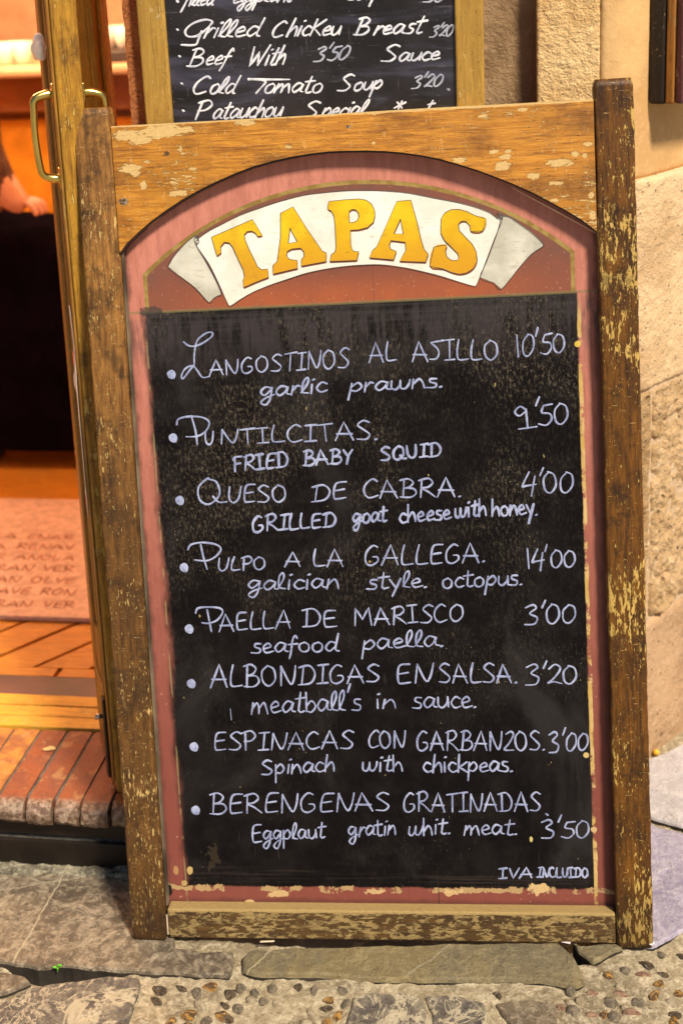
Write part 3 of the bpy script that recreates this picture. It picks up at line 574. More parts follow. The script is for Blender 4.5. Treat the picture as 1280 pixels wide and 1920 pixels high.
# top rail with the arch cut out
arch = [(222, 474), (238, 456), (260, 435), (284, 414), (310, 395), (340, 375), (370, 358), (404, 341), (440, 325), (474, 312), (510, 302), (545, 294), (580, 288), (615, 284), (650, 282.5), (685, 282), (720, 283), (755, 286), (790, 291), (825, 298), (860, 308), (895, 319), (930, 332), (965, 346), (1000, 362), (1030, 378), (1060, 394), (1090, 412), (1123, 434)]
ar = [bl(px, py, .002) for px, py in arch]; ar[0] = (PL_+.0005, ar[0][1]); ar[-1] = (PR_-.0005, ar[-1][1])
tl = bl(206, 237, .002)[1]; tr = bl(1117, 186, .002)[1]
def prism(name, poly, y0, y1, mt, parent, bev=.003):
    bm = bmesh.new(); n = len(poly); top = [bm.verts.new((u, y0, v)) for u, v in poly]; bot = [bm.verts.new((u, y1, v)) for u, v in poly]
    for t in tessellate_polygon([[Vector((u, v, 0)) for u, v in poly]]): bm.faces.new([top[i] for i in t]); bm.faces.new([bot[i] for i in t[::-1]])
    rim = []
    for k in range(n):
        f = bm.faces.new((top[k], top[(k+1) % n], bot[(k+1) % n], bot[k]))
    bmesh.ops.recalc_face_normals(bm, faces=bm.faces)
    if bev: bmesh.ops.bevel(bm, geom=[e for e in bm.edges if len(e.link_faces) == 2 and e.calc_face_angle(0) > 1.0], offset=bev, segments=2, affect='EDGES', profile=.5, clamp_overlap=True)
    return bmobj(name, bm, mt, parent)
topE = [(PR_-.0005, tr), ((PL_+PR_)/2+.1, (tl+tr)/2+.0008), ((PL_+PR_)/2-.1, (tl+tr)/2-.0005), (PL_+.0005, tl)]
trail = prism('top_rail', ar+topE, .002, .032, W_TOP, brd, .0022)
# thin dark edge strip lining the arch, its end splintered pale
bm = bmesh.new(); N_ = len(ar)
for y0, y1, o0, o1 in ((.0045, .0315, -.0003, -.0026),):
    prev = None
    for u, v in ar:
        q = [bm.verts.new((u, y0, v+o0)), bm.verts.new((u, y0, v+o1)), bm.verts.new((u, y1, v+o1)), bm.verts.new((u, y1, v+o0))]
        if prev:
            for k in range(4): bm.faces.new((prev[k], prev[(k+1) % 4], q[(k+1) % 4], q[k]))
        prev = q
bmobj('arch_lining', bm, plain('black_arch_edge', (.03, .018, .014), .5), brd)
YP = .024        # front plane of the painted panel (recessed)
vb0 = bl(640, 1763, .002)[1]; vb1 = bl(640, 1708, .002)[1]
bot = box('bottom_rail', (PL_+.0035, .002, vb0), (PR_-.0006, .030, vb1), W_BOT, brd, .003, 3)
box('wedge', (PL_+.0005, .004, vb0+.004), (PL_+.003, .028, vb1-.012), W_BARE, brd, .0005)
mg = .001
# ------- painted panel
m = M('painted_panel'); U, Dp, V = m.sep()
u0L = bl(272, 580, YP)[0]; uBL = bl(350, 1655, YP)[0]; uTR = bl(1081, 552, YP)[0]; uBR = bl(1114, 1655, YP)[0]
vTL = bl(275, 586, YP)[1]; vTR = bl(1080, 547, YP)[1]; vBo = bl(700, 1664, YP)[1]
uSL, uSR = bl(268, 512, YP)[0], bl(1076, 470, YP)[0]
oa = np.array([bl(*p, YP) for p in ((271, 504), (350, 451), (425, 406), (500, 369), (575, 344), (650, 333), (725, 336), (800, 348), (875, 371), (950, 399), (1025, 436), (1074, 461))])
A_ = np.c_[2*oa, np.ones(len(oa))]; sol = np.linalg.lstsq(A_, (oa**2).sum(1), rcond=None)[0]; cu, cv = sol[:2]; rad = math.sqrt(sol[2]+cu*cu+cv*cv)
P = m.P
en = (m.noise(P, 55, 4, .6)-.5); en2 = (m.noise(m.map(P, (1, 1, .25)), 90, 4, .65)-.5); big = m.noise(P, 8, 4)
# pink
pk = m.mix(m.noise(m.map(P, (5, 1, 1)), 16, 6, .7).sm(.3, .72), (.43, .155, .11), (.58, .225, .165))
pk = m.mix(V.sm(.20, 1.10), m.mix(.92, pk, (.195, .050, .037)), pk)  # pink darkens towards the foot: falloff of the lamplight painted in
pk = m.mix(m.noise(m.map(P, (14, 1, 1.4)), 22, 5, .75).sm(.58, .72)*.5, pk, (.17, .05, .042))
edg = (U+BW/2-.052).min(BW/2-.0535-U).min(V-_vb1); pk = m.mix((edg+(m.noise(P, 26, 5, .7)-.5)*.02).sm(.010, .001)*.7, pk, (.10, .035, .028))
pk = m.mix(m.noise(P, 30, 6, .75).sm(.60, .70)*.35, pk, (.22, .085, .06))
pk = m.mix(m.noise(P, 120, 3).sm(.70, .73)*.5, pk, (.75, .38, .28))
# brown red field under the arch
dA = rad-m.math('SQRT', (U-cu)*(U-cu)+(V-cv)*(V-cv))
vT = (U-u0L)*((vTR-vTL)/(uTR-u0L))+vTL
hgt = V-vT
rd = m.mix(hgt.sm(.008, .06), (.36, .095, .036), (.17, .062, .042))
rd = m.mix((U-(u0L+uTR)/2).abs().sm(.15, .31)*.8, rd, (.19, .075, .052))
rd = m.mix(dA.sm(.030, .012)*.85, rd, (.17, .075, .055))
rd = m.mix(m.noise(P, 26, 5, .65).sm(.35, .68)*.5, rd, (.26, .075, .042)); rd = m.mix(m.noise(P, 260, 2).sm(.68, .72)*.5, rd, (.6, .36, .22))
uLl = (V-vTL)*((uBL-u0L)/(vBo-vTL))+u0L; uRr = (V-vTR)*((uBR-uTR)/(vBo-vTR))+uTR
inA = dA.min((U-uSL).min(uSR-U))+en*.0012
field = inA.sm(-.0004, .0004)*(hgt.sm(-.003, -.001))
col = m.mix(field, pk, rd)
line = inA.sm(-.0006, .0004)*inA.sm(.0066, .0056)*hgt.sm(-.006, .0)
olive = m.mix(m.noise(P, 70, 4).sm(.4, .65), (.24, .155, .035), (.36, .25, .075))
col = m.mix(line*.93, col, olive)
# black field
dL = U-uLl; dR = uRr-U; dB = V-vBo; dT = vT-V
smudge = (m.noise(m.map(P, (1, 1, .3)), 30, 4, .6)-.5)
eL = (dL+smudge*.034+en*.006).sm(-.009, .006)
eR = (dR+en2*.004).sm(-.0015, .0015); eB = (dB+en*.006).sm(-.002, .002); eT = (dT+en*.0016+smudge*.002).sm(-.0012, .0012)
blk = (eL.min(eR)).min(eB.min(eT))
sx = m.map(P, (1, 1, .45)); f1 = m.noise(sx, 250, 5, .8); f2 = m.noise(P, 24, 5, .6)
up_ = V.sm(.30, .92); bk = m.mix(f2.sm(.4, .68), (.0055, .0045, .0050), (.011, .0092, .0092))
bk = m.mix((f1.sm(.50, .62))*(up_*.60+.06)*(m.noise(P, 6, 4).sm(.40, .62)*.9+.12), bk, (.17, .14, .10))
bk = m.mix(m.noise(m.map(P, (.18, 1, 9)), 24, 5, .7).sm(.46, .64)*dT.sm(.075, .01)*.28, bk, (.085, .078, .075))
bk = m.mix(m.noise(m.map(P, (.18, 1, 9)), 24, 5, .7).sm(.50, .66)*dB.sm(.05, .005)*.35, bk, (.085, .06, .05))
bk = m.mix(m.noise(m.map(P, (5, 1, .5)), 40, 5, .75).sm(.58, .72)*.14, bk, (.14, .11, .085))
bk = m.mix(m.noise(P, 300, 2).sm(.725, .75)*.6*m.noise(P, 6, 3).sm(.45, .6), bk, (.55, .44, .28))
bk = m.mix(m.noise(m.map(P, (1, 1, .7), rot=(0, .4, 0)), 5, 5, .6, 1.2).sm(.48, .70)*.5, bk, (.040, .036, .036))
bk = m.mix(m.noise(m.map(P, (1, 1, .5), loc=(3, 1, 2)), 75, 4).sm(.735, .75)*.85, bk, (.48, .37, .16))
col = m.mix(blk, col, bk)
# faint black smear over the pink strip on the left
sm1 = dL.sm(-.042, -.004)*dT.sm(-.006, .02)*dT.sm(.12, .03)
col = m.mix(m.math('MULTIPLY', sm1, m.noise(m.map(P, (6, 1, 1)), 20, 4).sm(.35, .6))*.75, col, (.05, .042, .045))
# top green-grey edge of the black field, chipped gold line on its right side, bare wood on its foot
col = m.mix(dT.abs().sm(.0030, .0014)*.55, col, (.20, .17, .075))
gl = (dR+.0020+en2*.006).abs().sm(.0036, .0020)*(m.noise(m.map(P, (1, 1, 1.2)), 26, 4, .7).sm(.40, .50))*(hgt.sm(.0, -.05))
col = m.mix(gl*.95, col, m.mix(en2.sm(-.1, .1), (.52, .35, .10), (.62, .44, .19)))
gl2 = (dL+.001+en2*.003).abs().sm(.0016, .0008)*m.noise(P, 30, 4).sm(.45, .55)*dT.sm(0, .01)
col = m.mix(gl2*.6, col, (.32, .25, .12))
bb = (dB+.003+en*.016+en2*.012).abs().sm(.0050, .0038)*m.noise(m.map(P, (1, 1, .5)), 26, 6, .75).sm(.49, .52)
col = m.mix(bb*.9, col, (.44, .30, .14))
def blob(px, py, r_, c_, s_=.9, nz=.006, sc=60, ax=(1, 1)):
    global col
    a, b = bl(px, py, YP); n_ = (m.noise(P, sc, 4, .6)-.5)*nz*2
    d_ = m.math('SQRT', (U-a)*(U-a)*ax[0]+(V-b)*(V-b)*ax[1])+n_
    col = m.mix(d_.sm(r_*1.12, r_*.9)*s_, col, c_)
tan = (.60, .42, .20)
blob(1012, 1666, .0115, tan, .95, .016, 70, (.6, 1.6)); blob(356, 1632, .0062, (.5, .36, .14), .95, .005, 60, (1.8, .7)); blob(345, 1655, .0040, (.45, .33, .13))
blob(330, 1632, .005, (.42, .24, .10), .9, .004, 60, (2.2, .5)); blob(1082, 645, .0046, (.62, .46, .08), .95, .001); blob(1098, 1416, .0042, (.6, .45, .18), .95, .001)
blob(995, 1574, .0035, (.6, .5, .2), .9, .003, 90, (2, .6)); blob(1113, 1556, .004, tan, .9, .005); blob(468, 1690, .004, tan, .9, .004, 60, (.4, 2))
blob(520, 1675, .009, tan, .85, .018, 80, (.3, 3)); blob(700, 1672, .006, tan, .8, .018, 80, (.2, 3)); blob(850, 1672, .007, tan, .85, .018, 80, (.4, 1.5)); blob(285, 585, .012, (.04, .036, .036), .75, .012, 45, (.5, 1.6))
blob(405, 1605, .010, (.12, .09, .05), .22, .05, 70); blob(318, 1670, .006, (.01, .008, .008), 1, .006, 60, (2.5, .5))
jn = m.math('MULTIPLY', (U-bl(822, 1680, YP)[0]).abs().sm(.0010, .0004), V.sm(vBo+.05, vBo-.01)); col = m.mix(jn*.85, col, (.04, .025, .02))
jn2 = m.math('MULTIPLY', (U-bl(700, 540, YP)[0]).abs().sm(.0007, .0003), hgt.sm(-.02, .0)*hgt.sm(.06, .03)); col = m.mix(jn2*.5, col, (.06, .03, .02))
m.bump(m.noise(m.map(P, (12, 1, 1)), 25, 4, .7)*.7+f1*.4+m.noise(P, 200, 3)*.25-gl*.6-bb*.8-jn*2, .45, .0009)
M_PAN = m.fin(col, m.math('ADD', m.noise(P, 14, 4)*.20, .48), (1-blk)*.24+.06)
vpB = vb1-.012; vpT = max(v for u, v in ar)+.012
panel = box('panel', (PL_-.010, YP, vpB), (PR_+.010, YP+.008, vpT), M_PAN, brd)
box('back_batten', (PL_, YP+.0085, .25), (PR_, YP+.020, .30), W_BOT, brd, .002); box('back_batten', (PL_, YP+.0085, .85), (PR_, YP+.020, .90), W_BOT, brd, .002)
box('frame_caulk', (PL_+.0002, .012, vb1), (PL_+.0026, YP-.0003, ar[0][1]), plain('grey_caulk', (.13, .10, .065), .7, var=.7, bst=1), brd)
# splinters at the arch
def stick(name, p0, p1, r0, mt):
    a, b = bl(*p0, .02), bl(*p1, .02); bm = bmesh.new(); mid = ((a[0]+b[0])/2, .019, (a[1]+b[1])/2+.0006)
    tube(bm, [(a[0], .020, a[1]), mid, (b[0], .020, b[1])], [r0*.4, r0, r0*.3], 6); bmobj(name, bm, mt, brd)
stick('splinter', (255, 443), (304, 406), .0016, plain('pale_splinter', (.75, .36, .2), .6)); stick('splinter', (960, 352), (1122, 440), .0016, plain('pale_splinter_b', (.8, .5, .36), .6))

# ------- banner and letters
def polyobj(name, rings, y, mt, parent, dx=0, dy=0, sm=0, thick=.0003):
    rs = []
    for r_ in rings:
        q = [bl(px+dx, py+dy, YP) for px, py in r_]
        if sm: q = [tuple(p) for p in catmull(q, sm, True)]
        rs.append(q)
    flat = [p for q in rs for p in q]; tris = tessellate_polygon([[Vector((u, v, 0)) for u, v in q] for q in rs])
    V_ = [(u, y, v) for u, v in flat]+[(u, y+thick, v) for u, v in flat]; n = len(flat); F = []
    for t in tris:
        a, b, c = [Vector((flat[i][0], flat[i][1])) for i in t]
        cr = (b-a).cross(c-a) if hasattr((b-a), 'cross') else 1
        F.append(tuple(t) if cr > 0 else tuple(t[::-1]))
    s0 = 0
    for q in rs:
        for k in range(len(q)): F.append((s0+k, s0+(k+1) % len(q), n+s0+(k+1) % len(q), n+s0+k))
        s0 += len(q)
    return mesh(name, V_, F, mt, parent)
def paintm(name, a, b, crack, gr=None, rough=.5):
    m = M(name); P = m.P; n = m.noise(P, 18, 5, .6); c = m.mix(n.sm(.35, .68), a, b)
    if gr is not None: U, _, V_ = m.sep(); c = m.mix(V_.sm(gr[0], gr[1]), gr[2], c)
    c = m.mix(m.noise(m.map(P, (1, 1, 3)), 60, 5, .7).sm(.56, .70)*.6, c, crack); c = m.mix(m.noise(m.map(P, (1.5, 1, 1)), 9, 6, .7).sm(.55, .75)*.45, c, crack); c = m.mix(m.noise(P, 130, 3, .6, 1).sm(.69, .72)*.7, c, tuple(x*.5 for x in crack))
    m.bump(m.noise(m.map(P, (1, 1, 4)), 60, 4), .35, .0006); return m.fin(c, rough, .4)
WHT = paintm('banner_white_paint', (.72, .69, .60), (.84, .82, .76), (.55, .48, .36)); GRY = paintm('banner_grey_paint', (.46, .44, .36), (.64, .62, .53), (.35, .32, .25))
vm = bl(640, 470, YP)[1]
YEL = paintm('letter_yellow_paint', (.66, .40, .008), (.80, .55, .012), (.50, .27, .02), (vm-.03, vm+.05, (.62, .31, .012)), .35); MRN = paintm('letter_shadow_paint', (.16, .045, .02), (.24, .08, .04), (.1, .04, .02))
z1 = lambda L: [(300+x/4, 340+y/4) for x, y in L]; z2 = lambda L: [(500+x/4, 340+y/4) for x, y in L]; z3 = lambda L: [(720+x/4, 340+y/4) for x, y in L]
main = [(367.5, 453.7), (387.5, 436), (412.5, 422.5), (450, 403.7), (487.5, 390), (525, 377.5), (570, 366), (610, 361), (650, 357.5), (690, 357), (720, 358), (765, 362), (812.5, 371), (850, 378), (882.5, 386), (915, 397.5), (929.5, 407), (941, 411), (927.5, 445), (912.5, 485), (900, 517.5), (893, 534), (887, 536), (857.5, 527.5), (820, 516), (770, 504), (740, 499), (712, 496), (675, 497), (645, 499.5), (612.5, 504), (575, 512), (537.5, 524), (505, 535), (475, 547.5), (450, 562), (435, 572), (428, 570), (410, 530), (392.5, 495), (377, 472)]
gL = [(366, 442), (347, 457), (327, 480), (316, 500), (337, 517), (367, 540), (392, 567), (400, 560), (410, 554), (416, 551), (405, 525), (385, 488), (370, 462), (372, 446)]
gR = [(932, 399), (941, 404), (955, 407), (975, 421), (997, 437), (1017, 456), (1017, 462), (995, 477), (970, 505), (940, 542), (925, 530), (900, 520), (912, 490), (932, 435), (938, 408)]
ban = polyobj('banner', [main], YP-.0006, WHT, panel, sm=2); polyobj('banner_end', [gL], YP-.0004, GRY, panel); polyobj('banner_end', [gR], YP-.0004, GRY, panel)
Tt = z1([(388, 418), (695, 285), (768, 405), (735, 413), (715, 385), (690, 371), (655, 375), (634, 398), (640, 440), (665, 500), (700, 570), (732, 638), (765, 662), (808, 655), (815, 718), (720, 755), (628, 795), (625, 740), (635, 715), (625, 660), (590, 590), (545, 490), (520, 460), (485, 455), (457, 488), (460, 535), (428, 558)])
A1 = z1([(905, 238), (998, 190), (1105, 360), (1215, 520), (1248, 538), (1245, 600), (1060, 635), (1062, 585), (1083, 560), (1078, 525), (1055, 500), (990, 506), (955, 524), (950, 560), (975, 585), (1030, 592), (1030, 652), (848, 695), (848, 630), (880, 600), (905, 420)])
A1h = z1([(975, 350), (1030, 452), (962, 465)])
Pp = z2([(468, 150), (580, 138), (690, 131), (745, 140), (785, 168), (808, 215), (812, 255), (800, 305), (755, 345), (690, 362), (628, 365), (630, 470), (640, 512), (660, 526), (690, 525), (675, 592), (472, 600), (485, 550), (515, 525), (520, 480), (513, 330), (505, 260), (485, 222), (458, 208), (460, 180)])
Pph = z2([(618, 225), (640, 209), (668, 213), (688, 238), (692, 265), (680, 293), (650, 308), (620, 308)])
A2 = z2([(975, 150), (1080, 140), (1125, 300), (1160, 450), (1180, 510), (1210, 545), (1190, 605), (995, 598), (1025, 545), (1043, 515), (1037, 455), (930, 443), (918, 478), (930, 508), (972, 525), (950, 588), (768, 572), (795, 515), (825, 490), (870, 390)])
A2h = z2([(1003, 280), (1024, 395), (952, 392)])
Ss = z3([(425, 330), (428, 278), (455, 235), (500, 212), (560, 209), (620, 226), (680, 256), (762, 280), (735, 372), (650, 375), (640, 330), (612, 300), (578, 299), (556, 322), (562, 368), (610, 420), (660, 470), (690, 530), (695, 600), (665, 655), (615, 686), (560, 695), (500, 680), (440, 655), (342, 635), (372, 492), (465, 475), (460, 520), (468, 562), (500, 590), (545, 593), (560, 570), (550, 540), (500, 490), (450, 440), (425, 390)])
for rings, ch in (([Tt], 'T'), ([A1, A1h], 'A'), ([Pp, Pph], 'P'), ([A2, A2h], 'A'), ([Ss], 'S')):
    l_ = polyobj('letter', rings, YP-.0012, YEL, panel, sm=3 if ch == 'S' else 0); l_['label'] = 'painted yellow letter '+ch
    polyobj('letter_shadow', rings, YP-.0009, MRN, panel, .6, 3.2, 3 if ch == 'S' else 0)

# ------- stroke lettering
def ribbon(bag, pts, w_, y, ramp_=True):
    """flat brush or marker stroke: slightly domed ribbon in the (u,v) plane at depth y; pts are (u,v)"""
    V_, F = bag; p = np.array(pts, float)
    if len(p) < 2: return
    keep = np.r_[True, np.hypot(*np.diff(p, axis=0).T) > 1e-6]; p = p[keep]
    if len(p) < 2: return
    t = np.gradient(p, axis=0); t /= np.linalg.norm(t, axis=1)[:, None]+1e-12; n = np.stack([-t[:, 1], t[:, 0]], -1); N = len(p)
    hw = w_/2*(1+.16*np.array([math.sin(i*.55+p[0, 0]*900) for i in range(N)]))*np.interp(np.arange(N), [0, N*.12, N*.8, N-1], [.92, 1.08, .98, .72] if p[0, 1] > p[-1, 1] else [.8, 1.0, 1.05, .85])
    ys = y-np.arange(N)*2e-6; b0 = len(V_)
    for i in range(N):
        a = p[i]+n[i]*hw[i]; b = p[i]-n[i]*hw[i]
        V_ += [(a[0], ys[i], a[1]), (p[i][0], ys[i]-.00022, p[i][1]), (b[0], ys[i], b[1])]
    for i in range(N-1):
        k = b0+3*i; F += [(k, k+1, k+4, k+3), (k+1, k+2, k+5, k+4)]
    for end, sg in ((0, -1), (N-1, 1)):
        k = b0+3*end; c0 = len(V_); ang = math.atan2(n[end][1], n[end][0])
        cap = [len(V_)+j for j in range(5)]
        for j in range(5):
            a = ang-sg*math.pi*(j+1)/6; V_.append((p[end][0]+hw[end]*math.cos(a), ys[end], p[end][1]+hw[end]*math.sin(a)))
        seq = [k]+cap+[k+2]
        for a, b in zip(seq, seq[1:]): F.append((k+1, a, b))
G = {
'A': (84, "-0,0 38,100 80,0|-6,36 74,34"), 'B': (76, "-14,0 18,100|0,96 35,104 60,84 44,60 16,52|16,52 60,50 74,24 48,2 0,4"), 'C': (70, "66,88 44,100 12,70 6,30 28,2 70,14"),
'D': (84, "-18,4 22,96|0,92 50,100 80,58 62,10 2,2"), 'E': (66, "62,98 20,94 8,50 10,8 24,2 62,6|-10,50 54,56"), 'F': (60, "-10,0 14,96|2,80 14,98 62,100|-12,50 50,54"),
'G': (78, "62,90 38,98 8,62 10,14 36,0 66,18 64,40 42,42"), 'H': (76, "-10,0 12,100|-66,0 68,100|-10,48 66,52"), 'I': (52, "-26,4 28,98|-2,96 52,100|-0,2 52,5"), '!': (20, "-8,0 11,100"),
'J': (66, "-0,92 64,102|4,88 34,62 44,36 30,10 -4,8"), 'K': (70, "-10,0 12,100|-64,98 14,48 68,2"), 'L': (62, "16,100 6,50 8,10 24,2 62,6"), 'M': (98, "-4,0 12,96 46,34 82,98 92,0"),
'N': (82, "-8,0 10,94|10,94 42,26 60,6 74,40 80,96"), 'O': (80, "38,98 8,70 10,22 38,0 70,30 66,80 34,99"), 'P': (66, "-12,0 16,96|0,90 44,102 66,76 44,50 8,46"),
'Q': (92, "44,94 36,100 8,66 12,18 40,0 72,34 64,84 36,98|52,30 70,6 94,6"), 'R': (78, "-10,0 14,98|0,90 44,102 64,78 42,54 12,50 44,30 78,0"), 'S': (68, "64,90 38,100 12,78 36,54 62,28 44,4 4,6"),
'T': (68, "-36,0 34,96|-0,92 70,100"), 'U': (74, "6,96 8,30 32,2 58,26 66,98"), 'V': (66, "-4,96 34,2 66,98"), 'W': (92, "-4,98 20,2 46,70 62,2 92,100"), 'Y': (62, "-4,98 32,52 62,100|-36,56 26,0"), 'Z': (60, "8,88 36,102 52,84 30,40 4,6 62,4"),
'0': (66, "32,98 8,66 12,14 36,0 60,36 54,84 28,99"), '1': (24, "-8,98 13,0"), '2': (62, "4,80 28,102 52,80 30,34 4,8 26,14 64,2"), '3': (60, "2,88 34,102 48,84 22,58 54,36 44,4 2,2"),
'4': (64, "30,100 4,36 20,36 64,42|-56,80 46,-12"), '5': (58, "-58,96 26,92|22,92 14,60 46,52 54,26 32,0 0,8"), '9': (70, "50,80 26,98 4,74 22,54 50,76|-50,84 54,-6|-16,-8 92,-2"), "'": (26, "-22,126 10,88"), '.': (22, "-6,0 14,3"), ' ': (50, ""),
'a': (62, "52,50 26,60 6,30 20,4 42,22 54,52 50,14 66,6"), 'b': (54, "-12,100 8,6|8,30 34,58 52,30 30,2 8,10"), 'c': (48, "46,48 24,58 6,28 24,2 50,10"), 'd': (62, "50,50 24,58 6,26 24,4 46,26|-58,104 50,26|50,26 54,8 68,4"),
'e': (52, "8,26 42,38 30,58 8,36 18,4 54,12"), 'f': (46, "44,84 34,100 22,70 14,0 6,-36|-2,48 44,52"), 'F2': (46, ""), 'g': (62, "50,52 24,60 6,34 22,12 48,42 52,56 46,-12 28,-46 8,-30 26,-6 64,12"), 'h': (56, "-10,102 4,0|8,24 32,56 46,36 50,0"),
'i': (24, "-12,56 10,2|-14,84 22,88"), 'k': (54, "-10,100 6,0|-52,58 12,28 54,0"), 'l': (34, "4,10 28,66 26,100 10,76 8,16 34,4"), 'm': (86, "-4,0 10,56|10,30 28,56 38,30 38,2|40,30 60,56 72,30 80,0"), 'n': (56, "-4,0 10,56|10,28 32,56 46,34 52,0"),
'o': (56, "32,58 8,44 8,14 26,0 46,12 48,42 30,58"), 'p': (56, "-10,58 2,-46|8,34 34,60 50,34 32,8 8,14"), 'r': (40, "-6,0 12,56|12,28 28,54 42,50"), 's': (46, "42,56 18,56 16,38 40,24 34,2 0,4"), 't': (46, "-24,94 18,10|18,10 28,0 46,6|-0,64 48,70"),
'u': (58, "6,56 8,16 26,2 46,24 50,56|-50,56 54,6"), 'v': (50, "-4,56 24,2 46,58"), 'w': (82, "6,56 6,14 24,2 38,28 40,56|40,56 42,12 60,4 74,30 78,58"), 'y': (54, "-6,58 28,10|-54,60 12,-46"), '*': (50, "-6,40 46,80|-40,36 10,86|-26,30 28,92"), 'q': (56, "-50,56 46,-46|46,50 22,58 6,30 22,4 44,20"),
}
def word(bags, fn, text, x0, y0, x1, y1, h0, h1=None, w_=.0036, sl=0.0, y=0, gap=None, jit=1.0, tight=None):
    """fn maps a photo point to plane coordinates; bags gets the strokes"""
    h1 = h1 or h0; low = text.lower() == text; gap = gap if gap is not None else (2 if low else 9)
    tot = sum(G[c][0]+gap for c in text)-gap; L = math.hypot(x1-x0, y1-y0); ux, uy = (x1-x0)/L, (y1-y0)/L; s = L/tot; cur = 0
    for ch in text:
        adv, st = G[ch]; f = (cur+adv/2)/tot; h = h0+(h1-h0)*f; jy = random.uniform(-1, 1)*.025*h*jit; jr = random.uniform(-.03, .03)*jit; js = random.uniform(.96, 1.04)
        for k, part in enumerate(st.split('|')):
            if not part: continue
            poly = part[0] == '-' and ' ' in part
            if poly: part = part[1:]
            pts = [tuple(map(float, q.split(','))) for q in part.split()]
            if poly and len(pts) > 1:
                q2 = []
                for a, b in zip(pts, pts[1:]):
                    for t in range(3): q2.append((a[0]+(b[0]-a[0])*t/3, a[1]+(b[1]-a[1])*t/3))
                q2.append(pts[-1]); pts = q2
            elif len(pts) > 2: pts = [tuple(p) for p in catmull(pts, 5)]
            out = []
            for gx, gy in pts:
                a = (cur+gx)*s+sl*gy*h/100+jr*gy; b = gy*h/100*js+jy
                out.append(fn(x0+a*ux+b*uy*-1*0, y0+a*uy-b))
            ribbon(bags, out, w_*random.uniform(.92, 1.06), y-k*3e-5-random.random()*2e-5)
        cur += adv+gap
def chalk(name, a, b, wear=.4):
    m = M(name); P = m.P; n = m.noise(P, 210, 5, .7); n2 = m.noise(P, 55, 4, .65)
    c = m.mix(n2.sm(.35, .65), a, b); c = m.mix(n.sm(.52, .66)*wear, c, tuple(x*.45 for x in a)); return m.fin(c, .55, .3)
CH = chalk('lavender_marker', (.24, .275, .46), (.41, .455, .67), .75); CH2 = chalk('white_marker', (.62, .64, .76), (.90, .91, .97), .45); CH3 = chalk('faded_white_marker', (.34, .36, .46), (.50, .52, .62), .6)
YS = YP-.0004
fb = lambda px, py: bl(px, py, YP)
def done(bag, name, mt, parent, lab=None):
    if not bag[0]: return
    o = mesh(name, bag[0], bag[1], mt, parent)
    if lab: o['label'] = lab
    return o
def raw(bag, pts, w_=.0036, y=None, fn=None, curve=True):
    q = catmull(pts, 6) if curve and len(pts) > 2 else pts
    ribbon(bag, [(fn or fb)(*p) for p in q], w_, (y if y is not None else YS)-random.random()*4e-5)
def bullet(bag, px, py, rx=8, ry=9, ang=.5):
    V_, F = bag; c = len(V_); a0, b0 = fb(px, py); V_.append((a0, YS-.0004, b0)); n = 18
    for k in range(n):
        t = 2*math.pi*k/n; x_ = rx*math.cos(t); y_ = ry*math.sin(t)*(1+.08*math.sin(3*t)); u, v = fb(px+x_*math.cos(ang)-y_*math.sin(ang), py-(x_*math.sin(ang)+y_*math.cos(ang)))
        V_.append((u, YS, v))
    for k in range(n): F.append((c, c+1+k, c+1+(k+1) % n))
zA = lambda L: [(290+x*.3203, 600+y*.3203) for x, y in L]; zD = lambda L: [(290+x*.3203, 880+y*.3203) for x, y in L]; zF = lambda L: [(320+x*.3125, 1120+y*.3125) for x, y in L]
